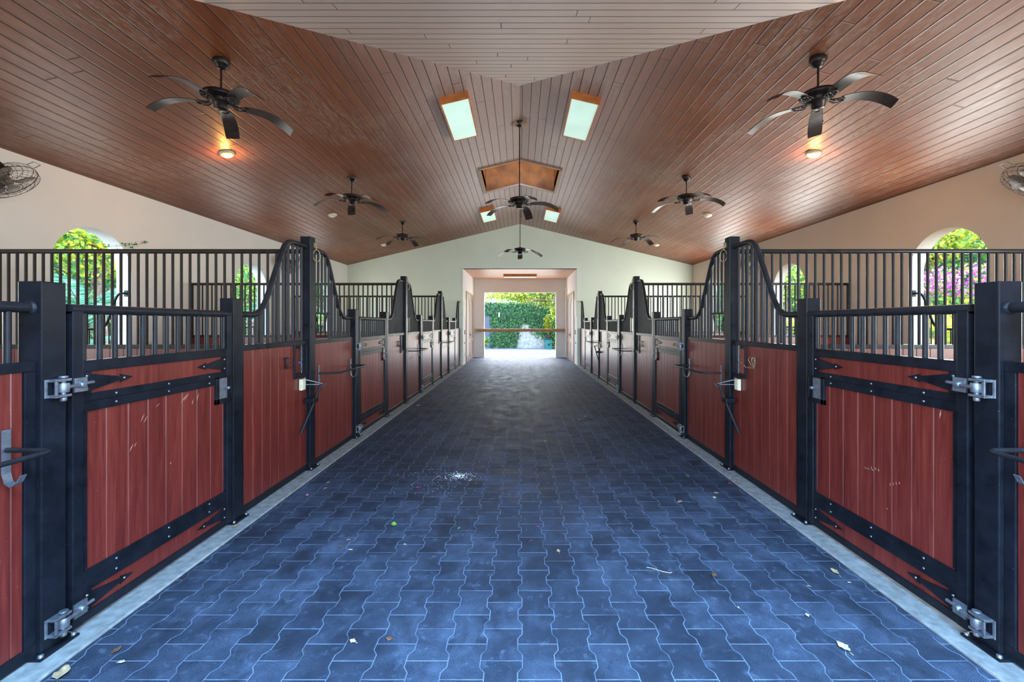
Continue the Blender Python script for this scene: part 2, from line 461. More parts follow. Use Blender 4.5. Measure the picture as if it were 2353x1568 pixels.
# ridge lantern: a boarded shaft with trim round its edge
la = thing('roof_lantern', 'orange boarded ventilation recess framed with thin trim at the ridge of the ceiling', 'roof lantern', (0, (CY0 + CY1) / 2, RIDGE))
hy = (CY1 - CY0) / 2
def shaft_wall(y, t):
    pts = [(-CX, zc(CX) - RIDGE - .01), (0, -.01), (CX, zc(CX) - RIDGE - .01), (CX, .75), (-CX, .75)]
    return MB().prism(pts, 1, y, y + t)
shaft_wall(hy, .04).build('end_board', 'lantern_wood', la); MB().prism([(-CX, zc(CX) - RIDGE - .01), (0, -.01), (CX, zc(CX) - RIDGE - .01), (CX, .14), (-CX, .14)], 1, -hy - .04, -hy).build('end_board', 'lantern_wood', la)
for sg in (-1, 1): MB().box((sg * CX, -hy, zc(CX) - RIDGE - .01), (sg * (CX + .04), hy, .75)).build('side_board', 'lantern_wood', la)
MB().box((-CX - .04, -hy - .04, .75), (CX + .04, hy + .04, .80)).build('lid', 'lantern_wood', la)
mb = MB()
for sg in (-1, 1):
    for y0 in (-hy - .05, hy - .01):
        mb.prism([(0, -.03), (sg * (CX + .05), zc(CX) - RIDGE - .04), (sg * (CX + .05), zc(CX) - RIDGE + .0), (0, .012)], 1, y0, y0 + .06)
    mb.box((sg * (CX - .01), -hy, zc(CX) - RIDGE - .045), (sg * (CX + .05), hy, zc(CX) - RIDGE - .0))
mb.build('trim_frame', 'whitewall' if False else 'door_trim', la)

# side walls with arched openings
WC = [2.585 + PITCH * i for i in range(4)]; WR = .59; ZS, ZA = 1.0, 2.30
for sg, nm in SIDES:
    mb = MB(); x0, x1 = sg * XW, sg * (XW + .24)
    def bx(y0, y1, z0, z1): mb.box((x0, y0, z0), (x1, y1, z1))
    bx(.5, YE + .24, -.08, ZS)
    ys = [.5] + [q for c in WC for q in (c - WR, c + WR)] + [YE + .24]
    for i in range(0, len(ys), 2): bx(ys[i], ys[i + 1], ZS, EAVE + .02)
    for c in WC:
        arc = [(c - WR * math.cos(PI * k / 24), ZA + WR * math.sin(PI * k / 24)) for k in range(25)]
        for k in range(24):
            (ya, za), (yb, zb) = arc[k], arc[k + 1]
            mb.prism([(ya, za), (yb, zb), (yb, EAVE + .02), (ya, EAVE + .02)], 0, x0, x1)
        bx(c - WR, c - WR + 1e-4, ZS, ZA)
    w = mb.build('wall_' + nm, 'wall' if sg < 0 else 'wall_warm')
    struct(w)
# end wall (gable) with the passage opening
OX, OZ = 2.05, 3.48
mb = MB()
for sg in (-1, 1): mb.prism([(sg * OX, -.05), (sg * (XW + .1), -.05), (sg * (XW + .1), zc(XW + .1)), (sg * OX, zc(OX))], 1, YE, YE + .2)
mb.prism([(-OX, OZ), (OX, OZ), (OX, zc(OX)), (0, RIDGE), (-OX, zc(OX))], 1, YE, YE + .2)
struct(mb.build('wall_end', 'end_wall'))
# near end wall, beside and above the camera's opening
mb = MB(); yn = .62
mb.box((-1.5, yn - .2, -.05), (-XW - .24, yn, 3.62)); mb.box((2.3, yn - .2, -.05), (XW + .24, yn, 3.62))  # left part unseen, extended inward to shade the right row
mb.box((-2.3, yn - .2, 3.42), (2.3, yn, 3.62))
struct(mb.build('wall_near', 'wall'))

# passage
for sg, nm in SIDES: struct(MB().box((sg * OX, YE + .2, -.05), (sg * (OX + .2), YB + .25, OZ + .1)).build('wall_passage_' + nm, 'tunnel'))
mb = MB()
v = [(-OX, YE + .0, OZ), (OX, YE + .0, OZ), (OX, YB, OZ), (-OX, YB, OZ)]
mb.add(v, [(0, 1, 2, 3)], uvs=[[(p[0], p[1]) for p in v]])
struct(mb.build('ceiling_passage', 'ceiling_pale', uv=True, recalc=False))
struct(MB().box((-OX - .2, YE + .2, OZ + .02), (OX + .2, YB + .25, OZ + .2)).build('ceiling_passage_deck', 'rooftile'))
mb = MB(); bxl, bz = 1.585, 2.88
mb.box((-OX, YB, -.05), (-bxl, YB + .25, OZ)); mb.box((bxl, YB, -.05), (OX, YB + .25, OZ)); mb.box((-bxl, YB, bz), (bxl, YB + .25, OZ))
struct(mb.build('wall_back', 'tunnel'))
# thin white edge trim round the opening
mb = MB(); t = .03
mb.box((-OX - t, YE - .012, OZ), (OX + t, YE + .0, OZ + t))
for sg in (-1, 1): mb.box((sg * OX, YE - .012, 0), (sg * (OX + t), YE, OZ))
struct(mb.build('trim_1', 'white'))

# ------------------------------------------------------------------ stall fronts
ORD = ['nearest the viewer', 'second from the viewer', 'third from the viewer', 'farthest from the viewer']
PW = .053
def post(h, label, sg, Y, cat='post'):
    t = thing('stall_post', label, 'post', (sg * (XA + .053), Y, .012), 0, None)
    MB().box((-PW, -PW, .012), (PW, PW, h - .012)).build('shaft', 'black', t, bevel=.005)
    p = MB().box((-.085, -.085, 0), (.085, .085, .012)); p.build('base_plate', 'steel' if False else 'black', t, bevel=.003)
    for bx_, by_ in ((-.07, -.07), (-.07, .07)): MB().lathe([(1e-4, .024), (.010, .024), (.011, .012)], (sg * bx_, by_, 0), 6).build('anchor_bolt', 'steel', t)
    return t

# swooping rail: height of its centre line at distance t from the tall post's centre
SW = [(0.0, 2.285), (.30, 2.285), (.385, 2.272), (.44, 2.235), (.49, 2.15), (.54, 2.06), (.65, 1.85), (.73, 1.695), (.78, 1.63), (.84, 1.587), (.92, 1.572), (1.2, 1.572)]
def swz(t):
    for (a, za), (b, zb) in zip(SW, SW[1:]):
        if a <= t <= b: return za + (zb - za) * (t - a) / (b - a)
    return 1.572
UC = .05       # bars' centre plane behind the aisle face
def boards(mb, sg, y0, y1, z0, z1, w=.1225, u0=.028, th=.02, start=None):
    """tongue and groove boards between y0 and y1, each with chamfered edges"""
    y = y0; k = start if start is not None else w
    edge = y0 + k
    while y < y1 - .004:
        e = min(edge, y1); c = .004
        zt = z1(0.5 * (y + e)) if callable(z1) else z1
        zb = z0
        prof = [(sg * (u0 + c), y + .0006), (sg * u0, y + c + .0006), (sg * u0, e - c - .0006), (sg * (u0 + c), e - .0006), (sg * (u0 + th), e - .0006), (sg * (u0 + th), y + .0006)]
        mb.prism(prof, 2, zb, zt)
        y = e; edge += w
def fixed_panel(sg, Y0, Y1, tall_at, label, feed=False, cut=False):
    """a stall front between a tall post (side tall_at = 0 near / 1 far) and a short post"""
    yc = (Y0 + Y1) / 2; t = thing('stall_front_panel', label, 'stall panel', (sg * XA, yc, .012))
    a, b = Y0 - yc, Y1 - yc
    tallc = (a - PW) if tall_at == 0 else (b + PW)
    dist = lambda y: abs(y - tallc)
    u = .020
    mb = MB(); z_led = 1.275
    # frame: bottom rail, ledge, side margins
    fr = MB()
    fr.box((sg * u, a, .008), (sg * (u + .045), b, .063)); fr.box((sg * u, a, z_led), (sg * (u + .05), b, z_led + .045))
    ya = a + (.045 if tall_at == 1 else .03); yb_ = b - (.03 if tall_at == 1 else .045)
    fr.box((sg * (u + .001), a, .063), (sg * (u + .04), ya, z_led)); fr.box((sg * (u + .001), yb_, .063), (sg * (u + .04), b, z_led))
    fr.build('frame', 'black', t, bevel=.003)
    zcut = .965
    top = z_led
    if cut:
        c0, c1 = (tallc - .33, b) if tall_at == 1 else (a, tallc + .33)
        f = lambda y: (zcut - .012 if (c0 < y < c1) else top)
        # split boards at the cut edge
        if tall_at == 1:
            boards(mb, sg, ya, c0, .063, top, start=.125); boards(mb, sg, c0, yb_, .063, zcut - .012)
        cf = MB()
        for (p0, p1, q0, q1) in ((c0, c1, zcut - .012, zcut + .03), (c0, c0 + .03, zcut + .03, top)):
            cf.box((sg * (u - .004), p0, q0), (sg * (u + .06), p1, q1))
        h = cf.build('hatch_frame', 'black', t, bevel=.003)
        ch = MB(); yy = (c0 + c1) / 2 + .06
        for k in range(11):
            z = top - .012 - k * .026
            ch.tube([(sg * (.05 + .006 * math.cos(q) * (k % 2)), yy + .006 * math.cos(q) * (1 - k % 2), z + .015 * math.sin(q)) for q in [2 * PI * j / 8 for j in range(8)]], .0022, 5, close=True)
        ch.build('chain', 'steel', t)
        MB().tube([(sg * .05, yy - .045, 1.10), (sg * .05, yy - .005, 1.102)], .007, 8).build('snap_clip', 'blue' if sg < 0 else 'steel', t)
    else:
        boards(mb, sg, ya, yb_, .063, top, start=.115)
    mb.build('board_panel', 'red', t)
    # rail
    pts = []; n = 46
    for i in range(n + 1):
        y = a + (b - a) * i / n; pts.append((sg * UC, y, swz(dist(y)) - .012))
    # smooth the corners of the swoop
    zz = [p[2] for p in pts]
    for _ in range(3): zz = [zz[0]] + [(zz[i - 1] + 2 * zz[i] + zz[i + 1]) / 4 for i in range(1, n)] + [zz[-1]]
    pts = [(p[0], p[1], z) for p, z in zip(pts, zz)]
    rl = MB().tube(pts, .024, 14); rl.build('top_rail', 'bar', t)
    MB().lathe([(.034, -.006), (.031, .004), (.024, .010)], (sg * UC, a if tall_at else b, 1.56), 16, Matrix.Rotation(R(90 if not tall_at else -90), 4, 'X')).build('weld_collar', 'bar', t)
    def railz(y):
        q = (y - a) / (b - a) * n; i = min(n - 1, max(0, int(q))); return zz[i] + (zz[i + 1] - zz[i]) * (q - i)
    nb = int(round((b - a) / .0815)) - 1; st = (b - a) / (nb + 1)
    f1 = None
    if feed:
        f0, f1 = a + .0, a + st * 5
        fm = MB().tube([(sg * UC, a, 1.60), (sg * UC, f1, 1.60)], .010, 8); fm.build('feed_opening_rail', 'bar', t)
    for k in range(1, nb + 1):
        y = a + st * k
        zb = z_led + .04
        if feed and k < 5: zb = 1.60
        MB().tube([(sg * UC, y, zb), (sg * UC, y, railz(y) - .012)], .013, 10, caps=False).build('bar', 'bar', t)
    return t

def spear(mb, sg, y0, d, z0, z1, u):
    """black mitre plate with an arrow head pointing along d"""
    zm = (z0 + z1) / 2; h = (z1 - z0) / 2
    def pr(pts): mb.prism([(z, y) for (y, z) in pts][::-1] and [(y0 + d * p[0], p[1]) for p in pts], 0, sg * u, sg * (u + .010))
    pr([(0, z0), (.045, z0), (.045, z1), (0, z1)])
    pr([(.045, zm - h * .78), (.21, zm - h * .16), (.21, zm + h * .16), (.045, zm + h * .78)])
    pr([(.20, zm - h * .42), (.275, zm), (.20, zm + h * .42), (.213, zm)])
    for (yy, z) in ((.022, zm + h * .62), (.022, zm - h * .62), (.222, zm)):
        rivet(mb, sg, y0 + d * yy, z, u)
def rivet(mb, sg, y, z, u):
    mt = Matrix.Rotation(R(-90 * sg), 4, 'Y')
    mb.cur = 1; mb.lathe([(1e-4, .005), (.005, .0035), (.0065, 0)], (sg * u, y, z), 8, mt); mb.cur = 0
def door(sg, Yh, Yl, label, marks=None):
    """door hung on the post centred at Yh, latching on the post centred at Yl"""
    y0, y1 = Yh + PW + .028, Yl - PW - .016; yc = (y0 + y1) / 2
    t = thing('stall_door', label, 'stall door', (sg * XA, yc, .012)); a, b = y0 - yc, y1 - yc
    fr = MB()
    fr.box((0, a, .018), (sg * .045, a + .052, 1.55)); fr.box((0, b - .050, .018), (sg * .045, b, 1.55))
    fr.build('stile_frame', 'black', t, bevel=.004)
    MB().box((sg * .002, a + .052, 1.250), (sg * .047, b - .05, 1.306)).build('ledge', 'black', t, bevel=.003)
    MB().box((sg * .004, a + .052, .018), (sg * .045, b - .05, .063)).build('bottom_rail', 'black', t, bevel=.003)
    ends = MB().tube([(sg * .022, a, 1.558), (sg * .022, b, 1.558)], .024, 16); ends.build('top_rail', 'bar', t)
    i0, i1 = a + .052, b - .050
    nb = 13; st = (i1 - i0 - .03) / (nb - 1)
    for k in range(nb):
        y = i0 + .018 + st * k
        MB().tube([(sg * .022, y, 1.30), (sg * .022, y, 1.548)], .013, 10, caps=False).build('bar', 'bar', t)
    mg = MB()   # narrow inner margins
    mg.box((sg * .008, i0, .276), (sg * .035, i0 + .026, 1.05)); mg.box((sg * .008, i1 - .022, .276), (sg * .035, i1, 1.05))
    mg.build('inner_margin', 'black', t, bevel=.002)
    pn = MB(); boards(pn, sg, i0 + .024, i1 - .02, .27, 1.06, w=.1245, u0=.014, start=.105)
    if marks:
        pn.cur = 1
        for (y, z, l, ang, w_) in marks:
            dy, dz = math.cos(ang) * l, math.sin(ang) * l; ny, nz = -math.sin(ang) * w_, math.cos(ang) * w_
            y -= yc
            pn.add([(sg * .0133, y - ny, z - nz), (sg * .0133, y + dy * .5 - ny * 1.5, z + dz * .5 - nz * 1.5), (sg * .0133, y + dy, z + dz), (sg * .0133, y + dy * .5 + ny * 1.5, z + dz * .5 + nz * 1.5)], [(0, 1, 2, 3)])
        pn.cur = 0
    pn.build('board_panel', ['red', 'chalk'], t)
    for (z0, z1, nm_) in ((1.142, 1.25, 'upper_band'), (.063, .163, 'lower_band')):
        MB().box((sg * .014, i0, z0), (sg * .034, i1, z1)).build(nm_, 'red', t)
        for (yy, d) in ((i0, 1), (i1, -1)):
            sp = MB(); spear(sp, sg, yy, d, z0 + .001, z1 - .001, .006); sp.build('arrow_plate', ['black', 'steel'], t)
    for (z0, z1) in ((1.101, 1.142), (1.052, 1.100), (.219, .270), (.163, .218)):
        s_ = MB(); s_.box((sg * .004, i0, z0), (sg * .034, i1, z1))
        for q in (.17, .5, .83): rivet(s_, sg, i0 + (i1 - i0) * q, (z0 + z1) / 2, .004)
        s_.build('strap', ['black', 'steel'], t, bevel=.002)
    lb = MB(); l0, l1, q0, q1 = i1 - .115, i1 + .045, .915, 1.108
    for (p0, p1, r0, r1) in ((l0, l1, q0, q0 + .035), (l0, l1, q1 - .012, q1), (l0, l0 + .03, q0, q1), (l1 - .006, l1, q0, q1)):
        lb.box((-sg * .003, p0, r0), (sg * .03, p1, r1))
    lt = lb.build('latch_box', 'black', t, bevel=.002)
    MB().box((sg * .0025, l0 + .03, q0 + .035), (sg * .006, l1 - .006, q1 - .012)).build('latch_plate', 'steel', lt)
    mt = Matrix.Rotation(R(-90 * sg), 4, 'Y')
    MB().lathe([(1e-4, .030), (.010, .029), (.013, .022), (.009, .014), (.006, 0)], (sg * .003, (l0 + l1) / 2 + .02, (q0 + q1) / 2 + .01), 12, mt).build('latch_knob', 'steel', lt)
    # hinges: bracket on the post, pin, eye bolt and square plate on the stile
    for z in (1.192, .108):
        hp = MB(); yp = a - .028 - PW + .004
        for dz in (-.036, .036):
            hp.box((-sg * .042, yp - .035, z + dz - .006), (sg * .001, yp + .035, z + dz + .006))
        hp.box((-sg * .004, yp - .045, z - .042), (sg * .001, yp - .033, z + .042)); hp.box((-sg * .042, yp - .035, z - .036), (-sg * .034, yp - .024, z + .036))
        hp.lathe([(1e-4, -.062), (.012, -.062), (.013, -.046), (.009, -.044), (.009, .044), (.017, .046), (.017, .054), (1e-4, .055)], (-sg * .026, yp + .012, z), 12)
        hp.lathe([(.020, -.022), (.022, -.018), (.022, .018), (.020, .022)], (-sg * .026, yp + .012, z), 12)
        hp.tube([(-sg * .026, yp + .03, z), (-sg * .018, a + .012, z)], .0095, 10)
        hp.box((-sg * .012, a + .000, z - .034), (-sg * .0005, a + .060, z + .034))
        hp.lathe([(1e-4, .020), (.012, .019), (.017, .008), (.018, 0)], (-sg * .010, a + .030, z), 12, Matrix.Rotation(R(-90 * sg), 4, 'Y'))
        hp.tube([(-sg * .012, a + .045, z + .004), (-sg * .012, a + .088, z + .006)], .008, 8)
        hp.build('hinge', 'steel', t, bevel=.0015)
    return t

# scratch marks: (Y, Z, length, angle, half width)
MK_L = [(2.42, .93, .05, 1.0, .0012), (2.44, .92, .05, .9, .0012), (2.70, .98, .09, .7, .0014), (2.73, .99, .07, .8, .0014), (2.80, .955, .04, 1.2, .002), (2.84, .97, .06, 1.2, .0018),
        (2.35, .78, .05, 1.0, .0016), (2.38, .80, .03, .9, .0013), (2.63, .62, .02, 1.5, .0015), (2.52, .995, .04, .5, .001)]
MK_R = [(2.56 + .018 * k, .60 - .004 * k + .006 * (k % 2), .022, 1.4 - .5 * (k % 3), .0016) for k in range(6)] + [(2.42 + .02 * k, .575 - .01 * k, .02, 1.3, .0014) for k in range(4)] + [(2.19, 1.0, .05, 1.7, .002), (2.5, .4, .01, 1, .002)]

posts_short = {}; posts_tall = {}
for sg, nm in SIDES:
    row = '%s row' % nm
    for k in range(4):
        post(1.69, 'short black post with door hinges, %s, %s' % (row, ORD[k]), sg, HINGE[k])
        post(1.69, 'short black post on the latch side of the door, %s, %s' % (row, ORD[k]), sg, LATCH[k])
    for k in range(3):
        post(2.39, 'tall black post between two swooping rails, %s, %s' % (row, ORD[k]), sg, TALL[k])
    for k in range(4):
        yt = TALL[0] - PITCH + PITCH * k
        fixed_panel(sg, max(yt + PW, .66), HINGE[k] - PW, 0, 'red stall front with rail swooping down to hinge post, %s, %s' % (row, ORD[k]), feed=(k > 0))
        ye = TALL[k] - PW if k < 3 else YE - .002
        fixed_panel(sg, LATCH[k] + PW, ye, 1, 'red stall front with rail swooping up from latch post, %s, %s' % (row, ORD[k]), cut=(k < 3))
        door(sg, HINGE[k], LATCH[k], 'red boarded stall door with arrow plates, %s, %s' % (row, ORD[k]), marks=None if k else (MK_L if sg < 0 else MK_R))

# partitions between stalls
def partition(sg, Y, label):
    x0, x1 = .115, XW - XA - .004; t = thing('stall_partition', label, 'partition', (sg * XA, Y, 0))
    m1 = 'brown_rail' if sg < 0 else 'bar'
    pn = MB(); x = x0
    while x < x1 - .01:
        e = min(x + .14, x1); pn.box((sg * (x + .001), -.02, .05), (sg * (e - .001), .02, 1.245)); x = e
    pn.build('board_panel', 'red', t, bevel=.003, seg=1)
    MB().box((sg * x0, -.026, 1.243), (sg * x1, .026, 1.285)).build('ledge', m1, t, bevel=.003)
    MB().box((sg * x0, -.026, -.005), (sg * x1, .026, .05)).build('bottom_rail', m1, t)
    MB().tube([(sg * .106, 0, 2.245), (sg * x1, 0, 2.245)], .024, 12).build('top_rail', m1, t)
    MB().box((sg * (x1 - .035), -.018, 1.28), (sg * x1, .018, 2.245)).build('end_upright', m1, t, bevel=.003)
    x = x1 - .035 - .089; k = 0
    me = None
    while x > x0 + .03:
        if me is None:
            o = MB().tube([(0, 0, 1.28), (0, 0, 2.235)], .013, 10, caps=False).build('bar', m1, t, loc=(sg * x, 0, 0)); me = o
        else:
            c = me.copy(); COL.objects.link(c); c.parent = t; c.location = (sg * x, 0, 0)
        x -= .089
    return t
for sg, nm in SIDES:
    for k in range(3):
        partition(sg, TALL[k], 'barred red board partition between stalls, %s side, %s' % (nm, ORD[k]))

# ------------------------------------------------------------------ fittings on the stall fronts
def blanket_bar(sg, Yh, label):
    """U-shaped bar standing out from the panel just before the hinge post at Yh"""
    t = thing('blanket_bar', label, 'blanket bar', (sg * (XA + .018), Yh - .60, .97))
    ya, yb = -.43, .43
    pts = []
    def arc(c, a0, a1, r, n=6): return [(c[0] + r * math.cos(a0 + (a1 - a0) * i / n), c[1] + r * math.sin(a0 + (a1 - a0) * i / n)) for i in range(n + 1)]
    P2 = [(0, ya)] + [(-.16, ya + .03), (-.19, ya + .05), (-.207, ya + .09)] + [(-.207, yb - .05), (-.197, yb - .018), (-.17, yb - .004)] + [(0, yb)]
    MB().tube([(sg * (p[0]), p[1], 0) for p in P2], .0105, 10).build('rod', 'steel' if False else 'bar', t)
    for y in (ya, yb):
        pl = MB(); pl.box((-sg * .004, y - .016, -.10), (-sg * .0, y + .016, .085))
        hk = [(-sg * .003, y, -.10), (-sg * .012, y, -.135), (-sg * .035, y, -.15), (-sg * .058, y, -.135), (-sg * .075, y, -.105)]
        for (p, q) in zip(hk, hk[1:]):
            d = .016 if p[2] > -.14 and q[0] * sg > -.05 else .012
            n = Vector((q[2] - p[2], 0, -(q[0] - p[0]))).normalized() * .002
            vs = []
            for (c) in (p, q):
                for e in (-1, 1):
                    for s2 in (-1, 1): vs.append((c[0] + n.x * s2, c[1] + e * d, c[2] + n.z * s2))
            pl.add(vs, [(0, 1, 3, 2), (4, 6, 7, 5), (0, 4, 5, 1), (2, 3, 7, 6), (0, 2, 6, 4), (1, 5, 7, 3)])
        pl.build('hook_plate', 'steel', t)
    return t
def saddle_rack(sg, Yt, label):
    t = thing('saddle_rack', label, 'saddle rack', (sg * (XA + .018), Yt - .10, .92))
    MB().box((-sg * .006, -.055, -.04), (0, -.015, .04)).build('wall_plate', 'steel', t, bevel=.002)
    MB().tube([(-sg * .004, -.035, .02), (-sg * .06, .0, .0), (-sg * .135, .06, -.035)], .007, 8).build('arm', 'steel', t)
    MB().tube([(-sg * .004, -.035, -.03), (-sg * .12, .05, -.04)], .005, 8).build('brace', 'steel', t)
    MB().tube([(-sg * .125, .055, -.035), (-sg * .075, -.03, -.25), (-sg * .02, -.145, -.49)], .0125, 12).build('long_tube', 'bar', t)
    MB().box((-sg * .105, -.055, -.215), (-sg * .0, .04, -.165)).build('clamp', 'black', t, bevel=.008)
    return t
def bridle_hook(sg, Y, label):
    t = thing('bridle_hook', label, 'hook', (sg * (XA + .026), Y, 1.14))
    mb = MB()
    for s_ in (-.045, 0, .045):
        mb.tube([(-sg * .002, s_ * .5, .035), (-sg * .022, s_ * 1.1, .05), (-sg * .03, s_ * 1.2, .02), (-sg * .015, s_ * .6, -.03), (-sg * .006, s_ * .2, -.04)], .0028, 6)
        mb.tube([(-sg * .004, s_ * .3, -.03), (-sg * .02, s_ * .9, -.055), (-sg * .045, s_ * 1.6, -.05), (-sg * .055, s_ * 1.9, -.03)], .0028, 6)
    mb.box((-sg * .004, -.012, -.05), (0, .012, .05))
    mb.build('wire_hook', 'rust' if sg > 0 else 'bar', t)
    return t
def outlet(sg, Y, Z, label, X=None):
    t = thing('outlet_box', label, 'outlet', (sg * (XA + .024) if X is None else X, Y, Z))
    MB().box((-sg * .03, -.035, -.055), (0, .035, .055)).build('box', 'cream', t, bevel=.004)
    MB().box((-sg * .036, -.028, -.048), (-sg * .03, .028, .048)).build('cover', 'cream', t, bevel=.003)
    return t
def tie_ring(sg, Yt, label):
    t = thing('tie_ring', label, 'ring', (sg * (XA - .002), Yt + .035, 2.31))
    MB().box((-sg * .006, -.012, -.02), (sg * .002, .012, .03)).build('staple', 'rust', t)
    mb = MB()
    for k in range(3):
        z = .012 - k * .024
        mb.tube([(-sg * (.012 + (.006 * math.cos(q) if k % 2 else 0)), (0 if k % 2 else .006 * math.cos(q)) + .006, z + .016 * math.sin(q)) for q in [2 * PI * j / 8 for j in range(8)]], .0025, 6, close=True)
    mb.build('chain', 'rust', t)
    MB().tube([(-sg * (.016 + .022 * math.cos(q)), .03 * math.cos(q) + .008, -.105 + .062 * math.sin(q)) for q in [2 * PI * j / 22 for j in range(22)]], .0042, 8, close=True).build('ring', 'rust', t)
    return t
for sg, nm in SIDES:
    for k in range(4):
        blanket_bar(sg, HINGE[k], 'black U-shaped blanket bar, %s row, %s' % (nm, ORD[k]))
    for k in range(3):
        if k == 0 or (sg > 0 and k == 2):
            saddle_rack(sg, TALL[k], 'folded black saddle rack beside the tall post, %s row, %s' % (nm, ORD[k]))
            outlet(sg, TALL[k] - .20, .90, 'cream electrical box above the saddle rack, %s row, %s' % (nm, ORD[k]))
        if k < 2:
            bridle_hook(sg, TALL[k] - .47, 'curled wire bridle hook on red boards, %s row, %s' % (nm, ORD[k]))
        tie_ring(sg, TALL[k], 'thin brass ring high on the tall post, %s row, %s' % (nm, ORD[k]))

# window guards with a dipped top rail
def guard(sg, Y, label):
    t = thing('window_guard', label, 'window guard', (sg * (XW + .08), Y, ZS))
    def gz(y):
        q = abs(y); pts = [(0, .42), (.16, .42), (.22, .44), (.28, .52), (.36, .76), (.41, .90), (.45, .96), (.50, .98), (.60, .98)]
        for (a, za), (b, zb) in zip(pts, pts[1:]):
            if a <= q <= b: return za + (zb - za) * (q - a) / (b - a)
        return .98
    n = 50; ys = [-.585 + 1.17 * i / n for i in range(n + 1)]; zz = [gz(y) for y in ys]
    for _ in range(2): zz = [zz[0]] + [(zz[i - 1] + 2 * zz[i] + zz[i + 1]) / 4 for i in range(1, n)] + [zz[-1]]
    MB().tube([(0, y, z) for y, z in zip(ys, zz)], .017, 10).build('top_rail', 'bar', t)
    for y in [-.5 + .1 * k for k in range(11)]:
        MB().tube([(0, y, 0), (0, y, gz(y))], .009, 8, caps=False).build('bar', 'bar', t)
    for s_ in (-1, 1): MB().box((-.03, s_ * .588, .93), (.03, s_ * .578, 1.03)).build('wall_bracket', 'bar', t, bevel=.002)
    return t
for sg, nm in SIDES:
    for k in (1, 2, 3):
        guard(sg, WC[k], 'black window guard with dipped rail in the %s arch, %s' % (nm, ['', 'nearest the viewer', 'middle one seen', 'farthest from the viewer'][k]))

# ------------------------------------------------------------------ ceiling fans
def ceiling_fan(name, label, loc, ztop, base, canopy_flat=False, group=None):
    """loc = hub position; ztop = ceiling height above the hub"""
    t = thing('ceiling_fan', label, 'ceiling fan', loc, 0, group)
    H = ztop - loc[2]
    MB().lathe([(.080, H + .03), (.084, H - .012), (.080, H - .035), (.062, H - .058), (.056, H - .060), (.050, H - .078), (.030, H - .092), (.012, H - .096)], n=28).build('canopy', 'bronze', t)
    MB().tube([(0, 0, .05), (0, 0, H - .08)], .0105, 10).build('downrod', 'door_trim' if False else 'bronze', t)
    mh = MB().lathe([(.012, .095), (.03, .09), (.04, .075), (.11, .066), (.168, .05), (.176, .03), (.168, .008), (.12, -.004), (.105, -.012), (.112, -.03), (.098, -.045), (.07, -.055), (.064, -.10), (.05, -.115), (1e-4, -.118)], n=36)
    m_ = mh.build('motor_housing', 'bronze', t)
    vt = MB()
    for k in range(24):
        a = 2 * PI * k / 24; vt.tube([(.148 * math.cos(a), .148 * math.sin(a), -.002), (.112 * math.cos(a), .112 * math.sin(a), -.014)], .0035, 5)
    vt.tube([(.13 * math.cos(q), .13 * math.sin(q), -.008) for q in [2 * PI * j / 24 for j in range(24)]], .004, 5, close=True)
    vt.build('vent_grille', 'bar', m_)
    MB().tube([(.035, .02, -.11), (.036, .021, -.25)], .0015, 5).build('pull_chain', 'bar', t)
    MB().ball((.036, .021, -.255), .008).build('chain_bob', 'bronze', t)
    def blade_mesh():
        mb = MB(); n = 12; v = []; th = .006
        for i in range(n + 1):
            q = i / n; r = .20 + .49 * q
            w = .052 + .022 * math.sin(PI * min(1, q * 1.15) * .5)
            if q > .93: w *= .93
            if q < .08: w *= .8
            z = -.035 + .045 * math.sin(PI * q * .62) - .115 * q * q * q - .04 * q
            tw = R(12)
            for s_ in (-1, 1):
                for e in (-1, 1):
                    v.append((r, s_ * w * math.cos(tw), z - s_ * w * math.sin(tw) * .8 + e * th / 2))
        f = []
        for i in range(n):
            a = i * 4; b = a + 4
            f += [(a, b, b + 2, a + 2), (a + 1, a + 3, b + 3, b + 1), (a, a + 1, b + 1, b), (a + 2, b + 2, b + 3, a + 3)]
        f += [(0, 2, 3, 1), (n * 4, n * 4 + 1, n * 4 + 3, n * 4 + 2)]
        mb.add(v, f, True); return mb
    def iron_mesh():
        mb = MB()
        for s_ in (-1, 1):
            mb.tube([(.10, s_ * .012, -.035), (.15, s_ * .05, -.05), (.20, s_ * .05, -.045), (.235, s_ * .015, -.035)], .006, 6)
            mb.tube([(.14 + .02 * math.cos(q), s_ * .025 + .018 * math.sin(q), -.048) for q in [2 * PI * j / 10 for j in range(10)]], .0045, 6, close=True)
        mb.tube([(.21 + .032 * math.cos(q), .032 * math.sin(q), -.045) for q in [2 * PI * j / 14 for j in range(14)]], .006, 6, close=True)
        mb.tube([(.09, 0, -.032), (.25, 0, -.04)], .006, 6)
        return mb
    for k in range(5):
        a = R(base + 72 * k)
        b = blade_mesh().build('blade', 'blade', t, rot=(0, 0, a))
        md = b.modifiers.new('edge', 'EDGE_SPLIT'); md.split_angle = R(40)
        iron_mesh().build('blade_iron', 'bronze', b)
    return t
FZ = 3.90
fp = ceiling_fan('f', 'dark bronze five-blade ceiling fan on the left slope, nearest, above the lit round lamp', (-3.2, 4.58, FZ), zc(3.2), 43)
for (x, y, base, lab) in ((-3.23, 8.21, 40, 'dark bronze ceiling fan on the left slope, second of three going away'),
                          (-3.24, 11.79, -2, 'dark bronze ceiling fan on the left slope, farthest, close to the end wall'),
                          (3.17, 4.55, -14, 'dark bronze five-blade ceiling fan on the right slope, nearest, above the lit round lamp'),
                          (3.19, 8.2, -8, 'dark bronze ceiling fan on the right slope, second of three going away'),
                          (3.2, 11.8, 36, 'dark bronze ceiling fan on the right slope, farthest, close to the end wall')):
    dup(fp, (x, y, FZ), lab, rotz=R(base - 43))
cf1 = ceiling_fan('f', 'ceiling fan on a very long rod from the ridge, in front of the orange recess', (-.01, 7.58, 3.66), RIDGE, 2)
